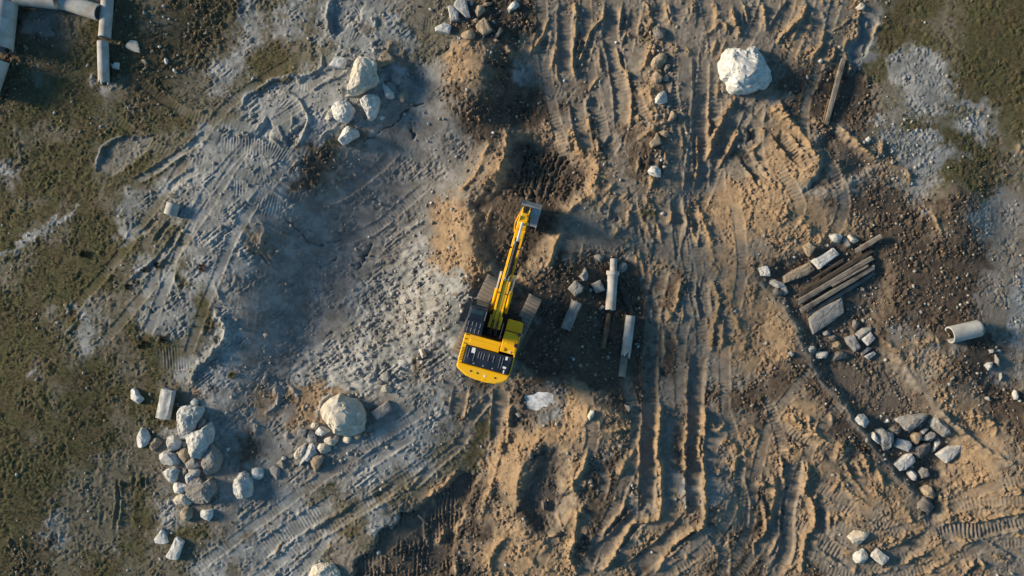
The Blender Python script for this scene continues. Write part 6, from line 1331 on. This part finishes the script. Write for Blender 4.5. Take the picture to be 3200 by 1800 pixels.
acy = MB().cyl(ac0, ac1, .105, 20).cyl(ac1 - (ac1 - ac0).normalized() * .10, ac1, .118, 20).build('arm_cylinder', BLK, exc, .008)
MB().tube([tuple(ac0 + Vector((-.14, .1, .02))), tuple(ac1 + Vector((-.14, -.1, .02)))], .016).build('feed_pipe', YEL, acy)
MB().box(UB - .16, UB - .11, 4.05, 4.2, 4.0, 4.10).build('port_block', WHT, acy)
MB().cyl(ac1, ac2, .062, 18).build('cylinder_rod', CHR, exc)
MB().box(UB - .10, UB - .06, 2.3, 2.55, 3.9, 4.32).box(UB + .06, UB + .10, 2.3, 2.55, 3.9, 4.32).cyl((UB - .13, 2.42, 4.22), (UB + .13, 2.42, 4.22), .05, 12).build('cylinder_bracket', STEEL, exc)
# stick
stp = [(5.02, 3.86), (5.30, 4.06), (5.62, 3.80), (5.82, 3.10), (5.86, 2.2), (5.80, .62), (5.60, .50), (5.42, .62), (5.22, 2.3), (5.12, 3.0)]
st = MB().side(stp, UB - .15, UB + .15)
st = st.build('stick', YEL, exc, .03)
MB().side([(5.05, 3.78), (5.30, 4.14), (5.46, 4.0), (5.40, 3.6)], UB - .19, UB - .152).side([(5.05, 3.78), (5.30, 4.14), (5.46, 4.0), (5.40, 3.6)], UB + .152, UB + .19).build('stick_ear', YEL, st, .008)
MB().cyl((UB - .20, 5.20, 3.90), (UB + .20, 5.20, 3.90), .055, 12).cyl((UB - .30, 5.40, 2.84), (UB + .30, 5.40, 2.84), .08, 14).build('stick_pin', BLK, st)
MB().cyl((UB, 5.74, 3.62), (UB, 6.02, 2.30), .085, 16).cyl((UB - .09, 5.72, 3.70), (UB + .09, 5.72, 3.70), .07, 12).build('bucket_cylinder', BLK, exc, .008)
MB().cyl((UB, 6.02, 2.30), (UB, 6.10, 1.15), .05, 14).build('cylinder_rod', CHR, exc)
for s_ in (-1, 1):
    MB().tube([(UB + s_ * .19, 5.74, .95), (UB + s_ * .19, 6.10, 1.12), (UB + s_ * .17, 6.22, .55)], .035).build('bucket_link', YEL, exc)
    MB().tube([(UB + s_ * .27, 4.7, 3.25), (UB + s_ * .34, 5.1, 3.55), (UB + s_ * .27, 5.5, 3.45), (UB + s_ * .2, 5.75, 3.1)], .024).build('hose_or_slot', BLK if s_ > 0 else YEL, exc)
# bucket: curved back plate, two side plates, ears, teeth
BU0, BU1 = UB - .44 + .17, UB + .44 + .25
arc = [(5.35, .42), (5.95, .55), (6.38, .38), (6.60, .0), (6.58, -.42), (6.32, -.75), (5.90, -.92), (5.45, -.88)]
inn = [(5.38, .36), (5.93, .48), (6.32, .33), (6.52, -.01), (6.50, -.40), (6.27, -.70), (5.88, -.85), (5.47, -.82)]
bk = MB()
n_ = len(arc)
V_ = [(u_, *p_) for u_ in (BU0, BU1) for p_ in arc + inn]
F_ = []
for i in range(n_ - 1):
    F_ += [(i, i + 1, 2 * n_ + i + 1, 2 * n_ + i), (n_ + i + 1, n_ + i, 3 * n_ + i, 3 * n_ + i + 1), (i, n_ + i, n_ + i + 1, i + 1), (2 * n_ + i, 2 * n_ + i + 1, 3 * n_ + i + 1, 3 * n_ + i)]
F_ += [(0, 2 * n_, 3 * n_, n_), (n_ - 1, 2 * n_ - 1, 4 * n_ - 1, 3 * n_ - 1)]
bk.raw(V_, F_)
bucket = bk.build('bucket', BUCK, exc, .01)
sp_ = [(5.35, .44), (5.95, .57), (6.40, .40), (6.62, .0), (6.60, -.42), (6.33, -.77), (5.90, -.94), (5.30, -.90), (5.16, -.25)]
MB().side(sp_, BU0 - .03, BU0 + .01).build('side_plate', BUCK, bucket, .006)
MB().side(sp_, BU1 - .01, BU1 + .03).build('side_plate', BUCK, bucket, .006)
for u_ in (UB - .19, UB + .19):
    MB().side([(5.45, .44), (6.28, .46), (6.22, .72), (5.78, .80), (5.5, .70)], u_ - .02, u_ + .02).build('bucket_ear', BUCK, bucket)
MB().box(BU0 - .01, BU1 + .01, 6.30, 6.36, .36, .46).build('wear_bar', BUCK, bucket)
for q in range(5):
    u_ = BU0 + .06 + q * (BU1 - BU0 - .12) / 4
    MB().side([(5.48, -.93), (5.48, -.80), (5.12, -.86), (5.12, -.89)], u_ - .045, u_ + .045).build('tooth', BUCK, bucket)
MB().cyl((UB - .28, 5.62, .62), (UB + .28, 5.62, .62), .07, 12).build('bucket_pin', BLK, bucket)
MB().cyl((UB - .28, 6.18, .60), (UB + .28, 6.18, .60), .06, 12).build('bucket_pin', BLK, bucket)
# guts in the open well behind the boom foot
MB().box(-.44, -.10, -.60, -.25, 1.2, 1.55).box(.05, .40, -.62, -.30, 1.2, 1.48).cyl((-.05, -.42, 1.2), (-.05, -.42, 1.42), .14, 16).build('swing_motor', BLK, exc, .015)
MB().box(-.40, -.34, -.02, .06, 1.2, 1.75).box(-.40, -.26, -.02, .0, 1.70, 1.76).build('foot_bracket', STEEL, exc)
MB().box(.30, .345, -.5, .25, 1.2, 1.66).build('foot_plate', STEEL, exc)
# ------------------------------------------------------------------ loose gravel, clods and turf tufts (nobody could count them)
def surf(n, weight, seed):
    rg = np.random.default_rng(seed)
    w = np.clip(weight, 0, None) * (np.abs(X) < 27.8) * (np.abs(Y) < 16)
    c = np.cumsum(w.ravel()); i = np.searchsorted(c, rg.random(n) * c[-1])
    j, k = np.unravel_index(np.clip(i, 0, X.size - 1), X.shape)
    return xs[k] + (rg.random(n) - .5) * STEP, ys[j] + (rg.random(n) - .5) * STEP, HT[j, k], rg
bm = bmesh.new(); bmesh.ops.create_icosphere(bm, subdivisions=1, radius=1.0)
ICO = np.array([v.co[:] for v in bm.verts]); ICF = np.array([[v.index for v in f.verts] for f in bm.faces]); bm.free()
def pebbles(name, n, weight, seed, smin, smax, pw, mat, label):
    x, y, z, rg = surf(n, weight, seed)
    s = smin * (smax / smin) ** (rg.random(n) ** pw)
    a = rg.random(n) * 6.283; ca, sa = np.cos(a), np.sin(a)
    sc = np.stack([s * rg.uniform(.8, 1.35, n), s * rg.uniform(.65, 1.1, n), s * rg.uniform(.5, .95, n)], -1)
    V = ICO[None] * (1 + .28 * rg.standard_normal((n, len(ICO), 1)).clip(-1.2, 1.2)) * sc[:, None]
    V = np.stack([V[..., 0] * ca[:, None] - V[..., 1] * sa[:, None] + x[:, None], V[..., 0] * sa[:, None] + V[..., 1] * ca[:, None] + y[:, None], V[..., 2] + (z + s * .25)[:, None]], -1)
    F = ICF[None] + (np.arange(n) * len(ICO))[:, None, None]
    me = mesh_np(name, V.reshape(-1, 3), F.reshape(-1, 3))
    o = link(name, me, mat); tag(o, label, kind='stuff')
def island_mat(name, c1, c2):
    t = NT(name); g = t.add('ShaderNodeNewGeometry')
    c = t.mix(g.outputs['Random Per Island'], c1, c2)
    n = t.noise(9, 4, .6, t.coord()); c = t.mix(t.ramp(n, .5, .75, 0, .4), c, tuple(v * .5 for v in c1))
    return t.out(c, .92)
off = 1 - .93 * SMOOTH
pebbles('soil_clods', 9000, (TA * 1.0 + DK * .35 + .02) * off * (1 + np.clip(NM, -1, 2)), 21, .02, .075, 2.4, island_mat('tan_clods', (.1700, .1105, .0638), (.3570, .2465, .1445)), 'loose tan soil clods over the churned ground')
pebbles('dark_gravel', 4000, (DK * 1.0 + .03) * off, 22, .025, .10, 2.4, island_mat('dark_gravel_stone', (.0765, .0638, .0510), (.2890, .2550, .2082)), 'loose grey-brown gravel on the dark soil')
pebbles('chalk_gravel', 3200, (np.clip(rb, 0, 1) * 1.0 + CH * .16 * (1 - GR) + .6 * np.exp(-((PX - 2800) / 90) ** 2 - ((PY - 480) / 110) ** 2) + .5 * np.exp(-((PX - 2960) / 60) ** 2 - ((PY - 1200) / 60) ** 2) + .006) * off, 23, .022, .11, 2.6,
        island_mat('chalk_gravel_stone', (.1870, .1785, .1615), (.4080, .3867, .3485)), 'loose pale chalk gravel on the grey clay')
heaps = sum(np.exp(-((PX - a_) / r_) ** 2 - ((PY - b_) / q_) ** 2) for a_, b_, r_, q_ in ((590, 1410, 90, 150), (1000, 1400, 90, 70), (2840, 1400, 110, 110), (2600, 940, 170, 130), (1480, 60, 90, 60), (1150, 260, 120, 110), (2070, 330, 40, 220))) + .15 * np.exp(-((PX - 1860) / 110) ** 2 - ((PY - 960) / 140) ** 2)
pebbles('stone_chips', 1300, heaps, 24, .03, .12, 2.4, island_mat('chips_of_stone', (.13, .12, .105), (.40, .38, .34)), 'broken stone chips strewn round the heaps of rock')
# turf: small tufts of blades
n = 38000
gw = np.clip(GR - .28 + .22 * NG + .12 * NF, 0, 1) * off
x, y, z, rg = surf(n, gw, 31)
NB = 5
a = rg.random((n, NB)) * 6.283; ln = rg.uniform(.022, .06, (n, NB)) * (.7 + .6 * rg.random((n, 1))); lean = rg.uniform(.3, .95, (n, NB)); bw_ = rg.uniform(.010, .022, (n, NB))
bx = x[:, None] + rg.normal(0, .03, (n, NB)); by = y[:, None] + rg.normal(0, .03, (n, NB)); bz = np.broadcast_to(z[:, None] - .01, bx.shape)
dx, dy = np.cos(a), np.sin(a)
T = np.stack([np.stack([bx - dy * bw_, by + dx * bw_, bz], -1), np.stack([bx + dy * bw_, by - dx * bw_, bz], -1), np.stack([bx + dx * ln * lean, by + dy * ln * lean, bz + ln * np.sqrt(1.05 - lean ** 2)], -1)], 2)
me = mesh_np('turf_tufts', T.reshape(-1, 3), np.arange(n * NB * 3).reshape(-1, 3))
t_ = NT('olive_grass'); g_ = t_.add('ShaderNodeNewGeometry'); nz_ = t_.noise(1.3, 4, .6, t_.coord())
c_ = t_.mix(g_.outputs['Random Per Island'], (.0510, .0476, .0204), (.1403, .1258, .0553))
c_ = t_.mix(t_.ramp(nz_, .5, .7, 0, .6), c_, (.135, .085, .045))
o = link('turf_tufts', me, t_.out(c_, .85)); tag(o, 'short olive and straw-coloured grass tufts on the turf areas', kind='stuff')

# single weeds on the turf
for q, (z_, x_, y_, r_, lab) in enumerate([
    ('E', 640, 470, .30, 'dark weed clump on turf right below the pale footpath'), ('E', 1190, 552, .24, 'dark weed at the upper end of the weed row on the chalk'),
    ('E', 1100, 585, .24, 'round dark weed, second in the weed row on the chalk'), ('E', 1022, 678, .20, 'dark weed, third in the weed row on the chalk'),
    ('E', 972, 716, .24, 'brown weed at the lower end of the weed row on the chalk'), ('E', 1095, 1148, .24, 'larger of two dark weeds on the lower left turf'),
    ('E', 1065, 1168, .16, 'smaller of two dark weeds on the lower left turf'), ('E', 1525, 575, .30, 'rust-brown weed clump at the left rim of the clay bowl'),
    ('E', 1240, 1115, .30, 'green-brown weed clump on chalk at the left, below the fan-shaped track'), ('F', 1750 - 1932, 1380, .22, 'yellow-green weed on shaded clay above the left heap')]):
    ox, oy, k_ = Z[z_]; x0, y0, z0 = ground_at(ox + x_ / k_, oy + y_ / k_)
    rg = np.random.default_rng(900 + q); m_ = 90
    a = rg.random(m_) * 6.283; rr_ = r_ * np.sqrt(rg.random(m_)) * .55; le = rg.uniform(.35, .9, m_) * r_; wd = rg.uniform(.012, .03, m_)
    px_, py_ = rr_ * np.cos(a), rr_ * np.sin(a); a2 = a + rg.normal(0, .5, m_); dx, dy = np.cos(a2), np.sin(a2); ln_ = rg.uniform(.3, .85, m_)
    T = np.stack([np.stack([px_ - dy * wd, py_ + dx * wd, 0 * px_], -1), np.stack([px_ + dy * wd, py_ - dx * wd, 0 * px_], -1), np.stack([px_ + dx * le * ln_, py_ + dy * le * ln_, le * np.sqrt(1 - ln_ ** 2 * .95)], -1)], 1)
    t_ = NT('weed_leaves'); g_ = t_.add('ShaderNodeNewGeometry')
    cc = ((.10, .045, .02), (.20, .10, .045)) if 'rust' in lab else ((.09, .08, .02), (.2, .17, .05)) if 'yellow' in lab else ((.016, .018, .010), (.05, .048, .024))
    o = link('weed', mesh_np('weed', T.reshape(-1, 3), np.arange(m_ * 3).reshape(-1, 3)), t_.out(t_.mix(g_.outputs['Random Per Island'], *cc), .85), loc=(x0, y0, z0))
    tag(o, lab, 'weed', 'weeds on the turf and chalk')
